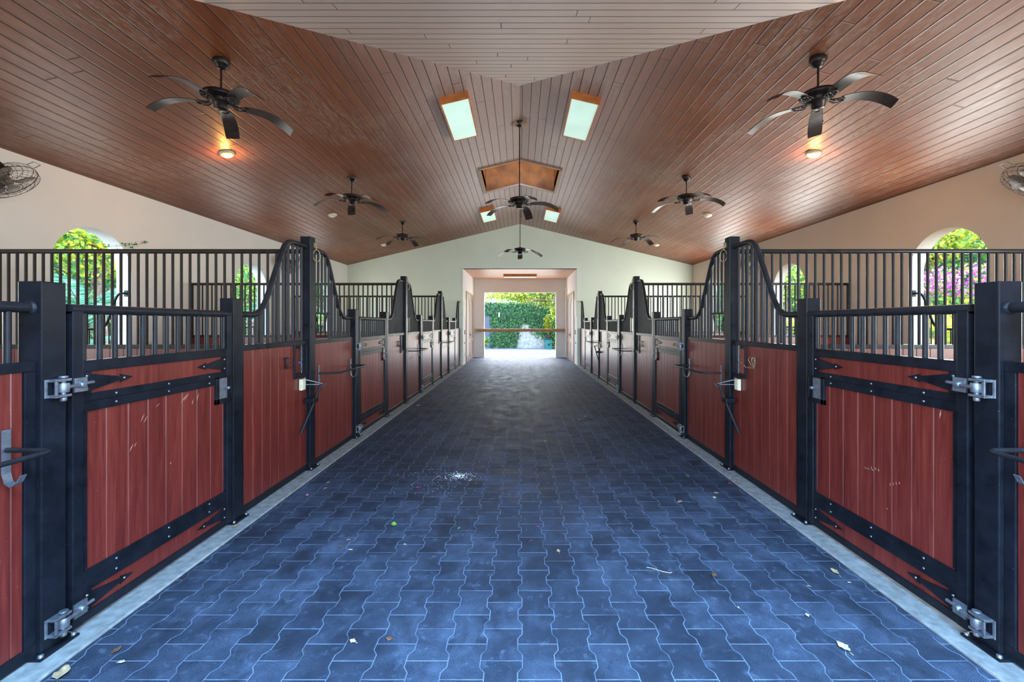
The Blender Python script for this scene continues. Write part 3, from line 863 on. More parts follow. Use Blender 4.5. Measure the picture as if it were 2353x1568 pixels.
dup(cf1, (.0, 12.6, 3.66), 'ceiling fan on a very long rod, against the end wall above the passage opening', rotz=R(16))
# square ridge blocks that carry the long rods
for y, w_ in ((7.58, 'near'), (12.6, 'far')):
    mb = MB().prism([(-.115, -.065), (.115, -.065), (.115, -.02), (0, .01), (-.115, -.02)], 1, -.06, .06)
    tag(mb.build('ridge_block', 'beam', loc=(0, y, RIDGE), bevel=.003), 'small wooden mounting block at the ridge holding the %s long-rod fan' % w_, 'mounting block')

# fluorescent boxes on the slopes
def light_box(label, sg, y0, y1, emitp):
    xm = .975; L = y1 - y0
    ang = math.atan(SLOPE) * sg
    t = thing('ceiling_light', label, 'ceiling light', (sg * xm, (y0 + y1) / 2, zc(xm)))
    t.rotation_euler = (0, ang, 0)
    w = .20; D = .11
    mb = MB(); th = .018
    mb.box((-w - th, -L / 2 - th, -D), (-w, L / 2 + th, -.0)); mb.box((w, -L / 2 - th, -D), (w + th, L / 2 + th, -.0))
    mb.box((-w, -L / 2 - th, -D), (w, -L / 2, -.0)); mb.box((-w, L / 2, -D), (w, L / 2 + th, -.0))
    mb.build('wood_frame', 'box_wood', t)
    MB().box((-w + .001, -L / 2 + .001, -D + .006), (w - .001, L / 2 - .001, -D + .014)).build('diffuser', 'diffuser', t)
    return t
for sg, nm in SIDES:
    for (y0, y1, d) in ((6.25, 7.48, 'large in view, close to the ridge fan'), (12.35, 13.55, 'small in view, near the end wall')):
        light_box('lit wood-boxed ceiling light, %s of ridge, %s' % (nm, d), sg, y0, y1, 25)
t = thing('ceiling_light', 'long shallow ceiling light in a wood box on the passage ceiling', 'ceiling light', (0, 17.3, OZ))
MB().box((-.67, -.13, -.09), (.67, .13, -.001)).build('wood_frame', 'box_wood', t); MB().box((-.65, -.11, -.105), (.65, .11, -.09)).build('diffuser', 'diffuser', t)

# round lamps on the slopes
def round_lamp(sg, Y, on, label):
    t = thing('round_ceiling_lamp', label, 'ceiling lamp', (sg * 4.36, Y, zc(4.36)))
    t.rotation_euler = (0, math.atan(SLOPE) * sg, 0)
    MB().lathe([(.098, .004), (.10, -.008), (.09, -.03), (.066, -.044), (.060, -.044)], n=28).build('trim_ring', 'cream', t)
    MB().lathe([(.0605, -.040), (.05, -.054), (.025, -.060), (1e-4, -.061)], n=24).build('lens', 'bulb' if on else 'bulb_off', t)
    if on:
        l = lamp('POINT', 'lamp_light', (0, 0, -.085), 16.0, (1, .42, .08), shadow_soft_size=.03); l.parent = t
    return t
for sg, nm in SIDES:
    for y, on, d in ((6.36, True, 'glowing orange, nearest'), (9.95, False, 'unlit, second going away'), (13.7, False, 'unlit, farthest')):
        round_lamp(sg, y, on, 'small round lamp on the %s ceiling slope, %s' % (nm, d))

# ------------------------------------------------------------------ caged wall fans
def cage_fan(loc, aim, label, mount):
    t = thing('wall_fan', label, 'wall fan', loc)
    q = (Vector(aim)).to_track_quat('-Z', 'Y'); t.rotation_euler = q.to_euler()     # local -Z blows along aim
    Rr = .28
    cg = MB()
    for (r, z) in ((Rr, 0), (Rr * .97, -.05), (Rr * .72, -.085), (Rr * .42, -.10), (.08, -.105), (Rr * .97, .05), (Rr * .7, .085), (Rr * .42, .10)):
        cg.tube([(r * math.cos(2 * PI * k / 32), r * math.sin(2 * PI * k / 32), z) for k in range(32)], .004 if r == Rr else .0022, 5, close=True)
    for k in range(30):
        a = 2 * PI * k / 30; c, s_ = math.cos(a), math.sin(a)
        cg.tube([(r * c, r * s_, z) for r, z in ((.07, -.105), (Rr * .42, -.10), (Rr * .72, -.085), (Rr * .97, -.05), (Rr, 0))], .0016, 4, caps=False)
        cg.tube([(r * c, r * s_, z) for r, z in ((Rr, 0), (Rr * .97, .05), (Rr * .7, .085), (.08, .105))], .0016, 4, caps=False)
    cg.build('cage', 'brown_rail', t)
    MB().lathe([(1e-4, -.113), (.055, -.112), (.065, -.105), (.06, -.10)], n=20).build('badge', 'fan_grey', t)
    MB().tube([(-.06, Rr - .005, .03), (-.055, Rr + .07, .03), (.055, Rr + .07, .03), (.06, Rr - .005, .03)], .004, 6).build('handle', 'steel', t)
    MB().lathe([(1e-4, .06), (.07, .065), (.085, .10), (.085, .20), (.06, .24), (1e-4, .245)], n=20).build('motor', 'bronze', t)
    MB().lathe([(1e-4, -.05), (.04, -.045), (.05, 0), (.05, .05)], n=18).build('hub', 'fan_grey', t)
    for k in range(3):
        mb = MB(); v = []; n = 8
        for i in range(n + 1):
            r = .045 + .215 * i / n
            for s_ in (-1, 1):
                a = s_ * (.18 + .42 * math.sin(PI * (i + 1) / (n + 2))) ; v.append((r * math.cos(a), r * math.sin(a), s_ * .028))
        mb.add(v, [(2 * i, 2 * i + 1, 2 * i + 3, 2 * i + 2) for i in range(n)], True)
        b = mb.build('blade', 'fan_grey', t, rot=(0, 0, 2 * PI * k / 3 + .4))
        sm = b.modifiers.new('thickness', 'SOLIDIFY'); sm.thickness = .003
    wb_ = MB(); inv = q.inverted().to_matrix().to_4x4()
    p = inv @ (Vector(mount) - Vector(loc))
    wb_.tube([(0, 0, .22), tuple(p)], .014, 8); wb_.ball((0, 0, .23), .03)
    wb_.build('wall_arm', 'bronze', t)
    return t
for sg, nm in SIDES:
    cage_fan((sg * 5.86, 4.88, 3.13), (-sg * .55, .20, -.80), 'round caged metal fan high on the %s wall at the edge of the picture' % nm, (sg * XW, 4.93, 3.2))
    cage_fan((sg * 5.83, 10.9, 3.02), (-sg * .85, -.25, -.45), 'round caged metal fan on the %s wall seen through the bars behind the tall post' % nm, (sg * XW, 10.9, 3.1))

# ------------------------------------------------------------------ passage fittings
def passage_door(sg, label):
    y0, y1, z1 = 16.25, 18.45, 2.66
    t = thing('double_door', label, 'door', (sg * OX, (y0 + y1) / 2, 0)); h = (y1 - y0) / 2
    fr = MB(); fr.box((-sg * .03, -h - .07, 0), (0, -h, z1 + .07)); fr.box((-sg * .03, h, 0), (0, h + .07, z1 + .07)); fr.box((-sg * .03, -h, z1), (0, h, z1 + .07))
    fr.build('door_frame', 'door_trim', t, bevel=.004)
    for s_ in (-1, 1):
        a, b = (s_ * .004, s_ * (h - .005)); a, b = min(a, b), max(a, b)
        lf = MB(); lf.box((-sg * .012, a, .01), (-sg * .001, b, z1))
        st = .11
        for (p, q_, r0, r1) in ((a, a + st, .01, z1), (b - st, b, .01, z1), (a + st, b - st, .01, .20), (a + st, b - st, .75, .90), (a + st, b - st, z1 - .14, z1)):
            lf.box((-sg * .024, p, r0), (-sg * .012, q_, r1))
        c = (a + b) / 2; rw = (b - a) / 2 - st; zz_ = z1 - .14 - rw
        for k in range(12):
            a0, a1 = PI * k / 12, PI * (k + 1) / 12
            lf.prism([(c + rw * math.cos(a0), zz_ + rw * math.sin(a0)), (c + rw * math.cos(a1), zz_ + rw * math.sin(a1)), (c + rw * math.cos(a1), z1 - .14), (c + rw * math.cos(a0), z1 - .14)], 0, -sg * .024, -sg * .012)
        L = lf.build('door_leaf', 'brown_door', t)
        hd = MB(); hy_ = s_ * .07
        hd.box((-sg * .028, hy_ - .02, .98), (-sg * .024, hy_ + .02, 1.14)); hd.tube([(-sg * .026, hy_, 1.05), (-sg * .07, hy_, 1.05), (-sg * .07, hy_ + s_ * .10, 1.045)], .010, 8)
        hd.build('door_handle', 'dark', L)
    return t
passage_door(-1, 'pinkish brown double door with arched panels in the left wall of the passage')
passage_door(1, 'pinkish brown double door with arched panels in the right wall of the passage')
t = thing('barrier_beam', 'raw timber barrier beam across the far opening at waist height', 'beam', (0, YB - .09, 1.14))
MB().box((-OX + .06, -.05, 0), (OX - .03, .05, .13)).build('timber', 'beam', t, bevel=.01)
for sg, q in ((-1, 1), (1, 1)):
    mb = MB(); mb.box((sg * (OX - .10), -.065, -.02), (sg * (OX - .09), .09, .14)); mb.box((sg * (OX - .12), -.075, -.08), (sg * (OX - .09), -.05, .10)); mb.build('bracket', 'rust', t)
# louvred shutter folded on the right
t = thing('louvred_shutter', 'white louvred shutter standing folded beside the right door of the passage', 'shutter', (OX - .045, 18.66, .02))
MB().box((-.03, -.12, 0), (.03, -.10, 3.05)).build('stile', 'white', t); MB().box((-.03, .10, 0), (.03, .12, 3.05)).build('stile', 'white', t)
mb = MB()
for k in range(75): z = .04 + k * .04; mb.add([(-.03, -.1, z), (.02, -.1, z + .03), (.02, .1, z + .03), (-.03, .1, z), (-.03, -.1, z + .006), (.02, -.1, z + .036), (.02, .1, z + .036), (-.03, .1, z + .006)], [(0, 1, 2, 3), (4, 7, 6, 5), (0, 4, 5, 1), (1, 5, 6, 2), (2, 6, 7, 3), (3, 7, 4, 0)])
mb.build('slats', 'white', t)
# small wall plates at the mouth of the passage
def plate(name, label, cat, x, y, z, w, h, mat, extra=True):
    sg = 1 if x > 0 else -1; t = thing(name, label, cat, (x, y, z))
    MB().box((0, -w / 2, -h / 2), (-sg * .018, w / 2, h / 2)).build('plate', mat, t, bevel=.003)
    if extra: MB().box((-sg * .018, -w / 8, -h / 6), (-sg * .026, w / 8, h / 6)).build('toggle', 'dark' if mat != 'dark' else 'white', t)
for sg, nm in SIDES:
    plate('light_switch', 'small dark switch by the %s mouth of the passage' % nm, 'switch', sg * OX, 15.85, 1.18, .12, .16, 'dark')
    plate('keypad', 'tiny grey button plate below the switch at the %s mouth of the passage' % nm, 'switch', sg * OX, 15.75, .79, .07, .07, 'steel')
    plate('paper_notice', 'tall pale notice on the %s side of the passage mouth' % nm, 'notice', sg * OX, 15.82, 2.08, .26, .62, 'white', False)
outlet(-1, 15.95, .36, 'cream electrical box low on the left wall of the passage', X=-OX)

# ------------------------------------------------------------------ outdoors
struct(MB().box((-40, YB, -.12), (40, 45, -.02)).build('ground_yard', 'concrete'))
struct(MB().box((-40, -25, -.14), (-2.05, 45, -.06)).build('ground_lawn_left', 'soil'))
struct(MB().box((2.05, -25, -.14), (40, 45, -.06)).build('ground_lawn_right', 'soil'))
struct(MB().box((-2.05, -25, -.14), (2.05, -3.0, -.02)).build('ground_forecourt', 'concrete'))

def leaves_mesh(name, P, size, mats, seed=0, normal=None, spread=1.0, aspect=.55):
    """P: Nx3 leaf positions; each leaf a folded two-quad blade"""
    rng = np.random.default_rng(seed); n = len(P)
    if normal is None:
        d = rng.normal(size=(n, 3))
    else:
        d = rng.normal(size=(n, 3)) * spread; d -= (d @ np.array(normal))[:, None] * np.array(normal)[None] * .75
    d /= np.linalg.norm(d, axis=1)[:, None]
    a = rng.normal(size=(n, 3))
    if normal is not None: a = np.array(normal)[None] + rng.normal(size=(n, 3)) * .35
    w = np.cross(d, a); w /= np.linalg.norm(w, axis=1)[:, None]
    nn = np.cross(w, d)
    s = (size * rng.uniform(.6, 1.25, n))[:, None]
    base = P; tip = P + d * s; m1 = P + d * s * .45 + w * s * aspect * .5 + nn * s * .10; m2 = P + d * s * .45 - w * s * aspect * .5 + nn * s * .10
    V = np.stack([base, m1, tip, m2], 1).reshape(-1, 3)
    F = (np.arange(n) * 4)[:, None] + np.array([[0, 1, 2, 0, 2, 3]]); F = F.reshape(-1, 3)
    me = bpy.data.meshes.new(name); me.vertices.add(len(V)); me.vertices.foreach_set('co', V.ravel())
    me.loops.add(F.size); me.loops.foreach_set('vertex_index', F.ravel().astype(np.int32))
    me.polygons.add(len(F)); me.polygons.foreach_set('loop_start', np.arange(0, F.size, 3, dtype=np.int32)); me.polygons.foreach_set('loop_total', np.full(len(F), 3, dtype=np.int32))
    if isinstance(mats, str): mats = [(mats, 1)]
    for m, _ in mats: me.materials.append(M[m])
    if len(mats) > 1:
        pr = np.array([p for _, p in mats], float); pr /= pr.sum()
        mi = np.repeat(rng.choice(len(mats), n, p=pr), 2).astype(np.int32); me.polygons.foreach_set('material_index', mi)
    me.update(); me.validate()
    return me
def leaf_obj(name, P, size, mats, seed, parent=None, **kw):
    o = bpy.data.objects.new(name, leaves_mesh(name, np.asarray(P, float), size, mats, seed, **kw)); COL.objects.link(o)
    if parent: o.parent = parent
    return o
def blob(rng, n, c, r, hollow=.5):
    d = rng.normal(size=(n, 3)); d /= np.linalg.norm(d, axis=1)[:, None]
    q = rng.uniform(hollow, 1, n)[:, None]
    return np.array(c)[None] + d * q * np.array(r)[None]

# ivy wall across the yard
iw = thing('garden_wall', 'long stucco wall across the yard under a sheet of ivy', 'garden wall', (0, 26.4, -.02))
MB().box((-7, 0, 0), (7, .25, 2.72)).build('masonry', 'stucco_out', iw)
MB().box((-7, -.04, 2.72), (7, .3, 2.80)).build('coping', 'whitewall', iw)
rng = np.random.default_rng(3)
n = 24000; X = rng.uniform(-6.9, 6.9, n); Z = rng.uniform(.02, 2.80, n)
edge = .55 + .45 * np.sin(X * 2.1 + .6) + .25 * np.sin(X * 5.3) - 1.1 * np.exp(-((X + 1.2) / .9) ** 2) + .35 * np.exp(-((X - .6) / .9) ** 2)
keep = (Z > edge + rng.normal(size=n) * .16) & ~((X > -2.35) & (X < -1.85) & (Z < 2.0)) & ~((np.abs(X - .25) < .35) & (Z < 1.45) & (rng.uniform(size=n) < .7))
P = np.stack([X, 26.40 - .02 - rng.uniform(0, .16, n), Z], 1)[keep]
tag(leaf_obj('ivy', P, .11, [('ivy', 8), ('leaf_mid', 1)], 5, normal=(0, -1, 0), aspect=.8), 'dense dark green ivy covering the wall across the yard', 'ivy'); bpy.data.objects['ivy']['kind'] = 'stuff'
t = thing('yard_door', 'slate grey panelled door in the ivy wall across the yard, far left', 'door', (-2.12, 26.38, -.02))
mb = MB(); mb.box((-.42, -.05, 0), (.42, 0, 2.0))
for (x0, x1, z0, z1) in ((-.34, -.05, 1.35, 1.85), (.05, .34, 1.35, 1.85), (-.34, -.05, .75, 1.22), (.05, .34, .75, 1.22), (-.34, -.05, .15, .62), (.05, .34, .15, .62)):
    mb.box((x0, -.065, z0), (x1, -.05, z1))
mb.build('door_leaf', 'gray_door', t, bevel=.004); MB().box((-.48, -.03, 0), (-.42, .02, 2.06)).build('frame_post', 'gray_door', t); MB().box((.42, -.03, 0), (.48, .02, 2.06)).build('frame_post', 'gray_door', t)
t = thing('wall_lantern', 'small white cylinder lamp on the ivy wall beside the slate door', 'lamp', (-1.28, 26.2, 2.04))
MB().lathe([(1e-4, -.14), (.05, -.14), (.05, .14), (1e-4, .14)], n=14).build('cylinder', 'white', t); MB().box((-.03, 0, -.03), (.03, .2, .03)).build('bracket', 'white', t)
t = thing('storage_bin', 'teal plastic bin on the yard paving in front of the ivy wall', 'bin', (1.73, 25.9, -.02))
MB().prism([(-.20, 0), (.20, 0), (.23, .50), (-.23, .50)], 1, -.2, .2).build('tub', 'teal', t, bevel=.02); MB().box((-.07, -.215, .18), (.07, -.2, .32)).build('panel', 'dark', t); MB().box((-.24, -.22, .50), (.24, .22, .54)).build('lid', 'teal', t, bevel=.01)
t = thing('planter_pot', 'black square planter pot behind the teal bin holding a golden shrub', 'planter', (1.70, 26.12, -.02))
MB().box((-.17, -.08, .0), (.17, .2, .86)).build('pot', 'dark', t, bevel=.01)
t = thing('golden_shrub', 'narrow golden leaved shrub rising from the black planter pot', 'shrub', (1.70, 26.12, .84))
rng = np.random.default_rng(11)
leaf_obj('foliage', blob(rng, 700, (0, 0, .62), (.24, .16, .62), .1), .13, [('leaf_gold', 3), ('leaf_yellow', 2)], 12, t)
MB().tube([(0, 0, 0), (.02, 0, .5), (0, 0, 1.0)], .015, 6).build('stem', 'bark', t)
t = thing('corner_shrub', 'bright green bush at the right edge of the far opening', 'shrub', (2.35, 25.6, -.02))
leaf_obj('foliage', blob(rng, 2600, (0, 0, 1.3), (.62, .4, 1.4), .2), .13, [('leaf_mid', 2), ('leaf_yellow', 2), ('ivy', 2)], 13, t); MB().tube([(0, 0, 0), (0, 0, 1.2)], .04, 6).build('stem', 'bark', t)
t = thing('low_plant', 'small leafy green plant at the left jamb of the far opening', 'plant', (-1.72, 20.4, -.02))
leaf_obj('foliage', blob(rng, 160, (0, 0, .62), (.28, .28, .32), .2), .16, [('leaf_mid', 2), ('leaf_yellow', 1)], 14, t); MB().tube([(0, 0, 0), (0, 0, .6)], .012, 6).build('stem', 'bark', t)
# building with a pale roof beyond the wall
t = thing('neighbour_house', 'pale house with a low roof showing above the ivy wall', 'house', (0, 33, 0))
MB().box((-9, 0, 0), (9, 5, 3.0)).build('wall', 'whitewall', t); MB().prism([(-.6, 3.0), (5.6, 3.0), (2.5, 4.4)], 0, -9.6, 9.6).build('roof', 'rooftile', t)

def tree(label, base, h, crown, n, size, mats, seed, limbs=7, name='tree', cat='tree', trunk_r=.12):
    rg = np.random.default_rng(seed); t = thing(name, label, cat, base)
    tr = MB(); tr.tube([(0, 0, 0), (.05, .03, h * .35), (-.04, .05, h * .7), (0, 0, h)], [trunk_r, trunk_r * .85, trunk_r * .65, trunk_r * .35], 10)
    P = []
    for (c, r, w) in crown:
        P.append(blob(rg, int(n * w), c, r, .25))
        for _ in range(limbs):
            e = np.array(c) + rg.normal(size=3) * np.array(r) * .55
            z0 = min(h * .95, max(h * .4, c[2] - r[2]))
            m_ = np.array([c[0] * .5, c[1] * .5, (z0 + e[2]) / 2 + .1]) + rg.normal(size=3) * .1
            tr.tube([(0, 0, z0), tuple(m_), tuple(e)], [trunk_r * .4, trunk_r * .25, .008], 6)
    tr.build('trunk', 'bark', t)
    leaf_obj('foliage', np.concatenate(P), size, mats, seed + 1, t)
    return t
tree('yellow green leafy tree whose branches hang over the far opening', (4.2, 23.0, -.02), 3.6,
     [((-4.6, -.2, 3.1), (2.3, 1.0, .50), .34), ((-3.0, .2, 3.4), (2.2, 1.1, .55), .30), ((-3.9, -.6, 2.95), (.9, .5, .42), .10), ((-2.9, -.4, 2.75), (.6, .4, .42), .08), ((-1.9, 0, 3.2), (.8, .8, .7), .10), ((-2.25, .6, 2.3), (.35, .35, .6), .06), ((0, 0, 4.6), (2.4, 2.4, 1.2), .12)],
     8500, .14, [('leaf_yellow', 5), ('leaf_mid', 2), ('leaf_gold', 1)], 21, limbs=9)

# planting seen through the arched openings
def frond(rg, base, az, L, up, droop=1.0, leaflets=34, wl_=.34, mb=None):
    pts = []; p = np.array(base, float); dirh = np.array([math.cos(az), math.sin(az), 0]); el = up
    n = 14
    for i in range(n + 1):
        pts.append(p.copy()); d = dirh * math.cos(el) + np.array([0, 0, math.sin(el)]); p = p + d * L / n; el -= droop * 1.5 / n
    pts = np.array(pts); side = np.array([-math.sin(az), math.cos(az), 0])
    mb.cur = 1; mb.tube([tuple(q) for q in pts], [.014 * (1 - i / (n + 4)) for i in range(n + 1)], 5, caps=False); mb.cur = 0
    for k in range(leaflets):
        q = .12 + .88 * k / (leaflets - 1); i = min(n - 1, int(q * n)); f = q * n - i; c = pts[i] * (1 - f) + pts[i + 1] * f
        tdir = pts[i + 1] - pts[i]; tdir /= np.linalg.norm(tdir)
        ll = wl_ * math.sin(PI * (.12 + .85 * q)) * (.9 + .2 * rg.random())
        for s_ in (-1, 1):
            d = side * s_ * .85 + tdir * .55 + np.array([0, 0, -.28]); d /= np.linalg.norm(d)
            w_ = tdir * .013
            e = c + d * ll; m_ = c + d * ll * .5 + np.array([0, 0, .01])
            mb.add([tuple(c - w_), tuple(m_ - w_), tuple(e), tuple(m_ + w_), tuple(c + w_)], [(0, 1, 3, 4), (1, 2, 3)])
def palm(label, base, h, nf, L, leafmat, seed, wl_=.34, leaflets=34, droop=1.0):
    rg = np.random.default_rng(seed); t = thing('palm', label, 'palm', base)
    MB().tube([(0, 0, 0), (.02, 0, h * .5), (0, 0, h)], [.07, .05, .04], 10).build('trunk', 'bark', t)
    for k in range(nf):
        mb = MB(); az = 2 * PI * k / nf + rg.uniform(-.2, .2)
        frond(rg, (0, 0, h), az, L * rg.uniform(.8, 1.1), R(rg.uniform(25, 75)), droop, leaflets, wl_, mb)
        mb.build('frond', [leafmat, 'bark'], t, recalc=False)
    return t
palm('taller blue green feather palm farther out beyond the near left arch', (-8.9, 8.7, -.06), 1.7, 12, 1.7, 'leaf_teal', 31, .42, 40)
palm('low blue green palm close outside the left arch, nearest the viewer', (-7.75, 7.2, -.06), .9, 9, 1.15, 'leaf_teal', 32, .4, 36)
palm('feather palm outside the second arch on the left', (-8.5, 13.4, -.06), 1.5, 9, 1.7, 'leaf_teal', 33)
palm('feather palm outside the third arch on the left', (-8.4, 18.0, -.06), 1.5, 9, 1.6, 'leaf_mid', 34)
palm('yellow green feather palm outside the right arch, nearest the viewer', (8.6, 8.3, -.06), 1.0, 11, 1.5, 'leaf_yellow', 35, .4, 38)
palm('yellow green palm outside the second arch on the right', (8.4, 13.3, -.06), 1.3, 9, 1.6, 'leaf_yellow', 36)
palm('low palm beside the nearest arch on the right, close to the wall', (7.6, 7.2, -.06), .6, 8, .9, 'leaf_mid', 37)
tree('yellow green tree above the palms outside the left arch', (-11.0, 11.2, -.06), 3.4, [((0, 0, 4.0), (1.7, 2.6, 1.4), 1.0)], 5200, .16, [('leaf_yellow', 4), ('leaf_mid', 3), ('leaf_gold', 1)], 41)
tree('mid green tree outside the second arch on the left', (-11.5, 18.2, -.06), 3.2, [((0, 0, 3.6), (1.9, 2.4, 1.5), 1.0)], 3000, .16, [('leaf_mid', 3), ('leaf_yellow', 1)], 42)
tree('mid green tree outside the third arch on the left', (-11.5, 25.0, -.06), 3.2, [((0, 0, 3.6), (1.9, 2.8, 1.5), 1.0)], 3000, .16, [('leaf_mid', 3), ('leaf_teal', 1)], 43)
tree('feathery yellow tree spreading over the right arch', (11.4, 11.8, -.06), 3.3, [((0, 0, 4.2), (1.6, 2.6, 1.0), .6), ((-.5, .2, 3.7), (1.2, 1.6, .6), .4)], 4600, .17, [('leaf_yellow', 5), ('leaf_gold', 1), ('leaf_mid', 1)], 44)
tree('mid green tree outside the second arch on the right', (11.4, 18.2, -.06), 3.2, [((0, 0, 3.6), (1.9, 2.4, 1.3), 1.0)], 3000, .16, [('leaf_mid', 3), ('leaf_yellow', 2)], 45)
tree('mid green tree outside the third arch on the right', (11.4, 25.0, -.06), 3.2, [((0, 0, 3.6), (1.9, 2.8, 1.5), 1.0)], 2600, .16, [('leaf_mid', 3), ('leaf_teal', 1)], 46)
t = thing('bougainvillea', 'magenta flowering bush outside the right arch, nearest the viewer', 'bush', (10.4, 9.9, -.06))
rng = np.random.default_rng(51)
leaf_obj('blossom', blob(rng, 1500, (0, 0, 2.55), (.9, 1.3, .38), .5), .08, [('magenta', 4), ('leaf_mid', 2), ('leaf_yellow', 1)], 52, t, aspect=.9)
leaf_obj('foliage', blob(rng, 2400, (0, 0, 1.45), (1.0, 1.4, 1.0), .5), .12, [('leaf_yellow', 2), ('leaf_mid', 2)], 53, t); MB().tube([(0, 0, 0), (.1, 0, 1.8)], .05, 6).build('stem', 'bark', t)
sgn = lambda q: 1 if q > 0 else -1
def hedge(label, x0, x1, y0, y1, z1, n, mats, seed, name='hedge'):
    rg = np.random.default_rng(seed)
    t = thing(name, label, 'hedge', ((x0 + x1) / 2, (y0 + y1) / 2, -.06)); hx, hy_ = (x1 - x0) / 2, (y1 - y0) / 2
    P = np.stack([rg.uniform(-hx, hx, n), rg.uniform(-hy_, hy_, n), rg.uniform(.05, z1, n) ], 1)
    P[:, 2] *= .92 + .10 * np.sin(P[:, 1] * 1.7)
    leaf_obj('foliage', P, .20, mats, seed + 1, t)
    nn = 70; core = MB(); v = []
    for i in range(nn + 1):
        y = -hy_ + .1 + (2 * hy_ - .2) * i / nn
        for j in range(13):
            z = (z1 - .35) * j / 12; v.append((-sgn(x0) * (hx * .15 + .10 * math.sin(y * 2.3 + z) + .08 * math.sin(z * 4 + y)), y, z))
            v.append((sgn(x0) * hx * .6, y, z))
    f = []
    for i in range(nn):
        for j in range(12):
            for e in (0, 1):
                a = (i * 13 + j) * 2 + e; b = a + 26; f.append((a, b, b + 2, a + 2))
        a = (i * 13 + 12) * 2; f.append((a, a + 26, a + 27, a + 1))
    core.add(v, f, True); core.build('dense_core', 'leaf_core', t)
    mb = MB()
    for k in range(int(hy_ * 1.6)):
        y = -hy_ + .5 + k * 1.2; mb.tube([(0, y, 0), (.05, y + .05, z1 * .8)], .04, 5)
    mb.build('stems', 'bark', t)
    return t
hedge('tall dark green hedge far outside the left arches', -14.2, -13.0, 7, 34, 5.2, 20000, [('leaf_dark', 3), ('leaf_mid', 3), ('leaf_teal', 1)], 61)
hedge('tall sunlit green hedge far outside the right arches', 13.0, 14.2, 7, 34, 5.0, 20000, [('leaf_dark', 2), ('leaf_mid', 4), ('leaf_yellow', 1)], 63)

# ivy sprig creeping in over the left arch
t = thing('ivy_sprig', 'thin ivy sprig creeping in over the edge of the left arch', 'ivy sprig', (-XW + .02, 6.62, 2.73))
pts = [(-.16, -.12, -.06), (-.04, -.02, -.03), (.015, .10, .0), (.02, .22, .035), (.02, .34, .07), (.02, .44, .12)]
MB().tube(pts, .0022, 5).build('stem', 'bark', t)
rng = np.random.default_rng(71); P = []
for k in range(34):
    q = rng.random() * 4.99; i = int(q); a, b = np.array(pts[i]), np.array(pts[i + 1]); P.append(a + (b - a) * (q - i) + rng.normal(size=3) * [.008, .02, .02] * (1.6 if i < 2 else .7))
leaf_obj('leaves', P, .034, 'ivy', 72, t, normal=(1, 0, 0), aspect=.8)

# ------------------------------------------------------------------ litter on the pavers
def FP(px, py):
    d = FPX * 1.5 / (py - 744); return ((px - 1195) * d / FPX, d)
def fallen(px, py, kind, size, label, curl=.25):
    x, y = FP(px, py); z = .0135 if abs(x) > 2.012 else .0015
    rg = random.Random(px * 7 + py); a = rg.uniform(0, 2 * PI)
    mb = MB(); n = 7; v = []
    for i in range(n + 1):
        q = i / n; w = size * .30 * math.sin(PI * (.04 + .92 * q)) * (1 + .25 * rg.uniform(-1, 1)); xx = size * (q - .5)
        zz_ = .003 + curl * size * (2 * q - 1) ** 2 * .5
        v += [(xx, -w, zz_ + w * .5), (xx, 0, zz_), (xx, w, zz_ + w * .5 * rg.uniform(.2, 1.4))]
    f = []
    for i in range(n):
        for k in (0, 1): f.append((3 * i + k, 3 * i + k + 1, 3 * i + 4 + k, 3 * i + 3 + k))
    mb.add(v, f, True); mb.tube([(-size * .75, 0, .002), (-size * .45, 0, .003)], .0012, 4)
    o = mb.build('fallen_leaf', 'fallen_' + kind, loc=(x, y, z), rot=(0, 0, a), recalc=False)
    sm = o.modifiers.new('thickness', 'SOLIDIFY'); sm.thickness = .0006
    return tag(o, label, 'leaf')
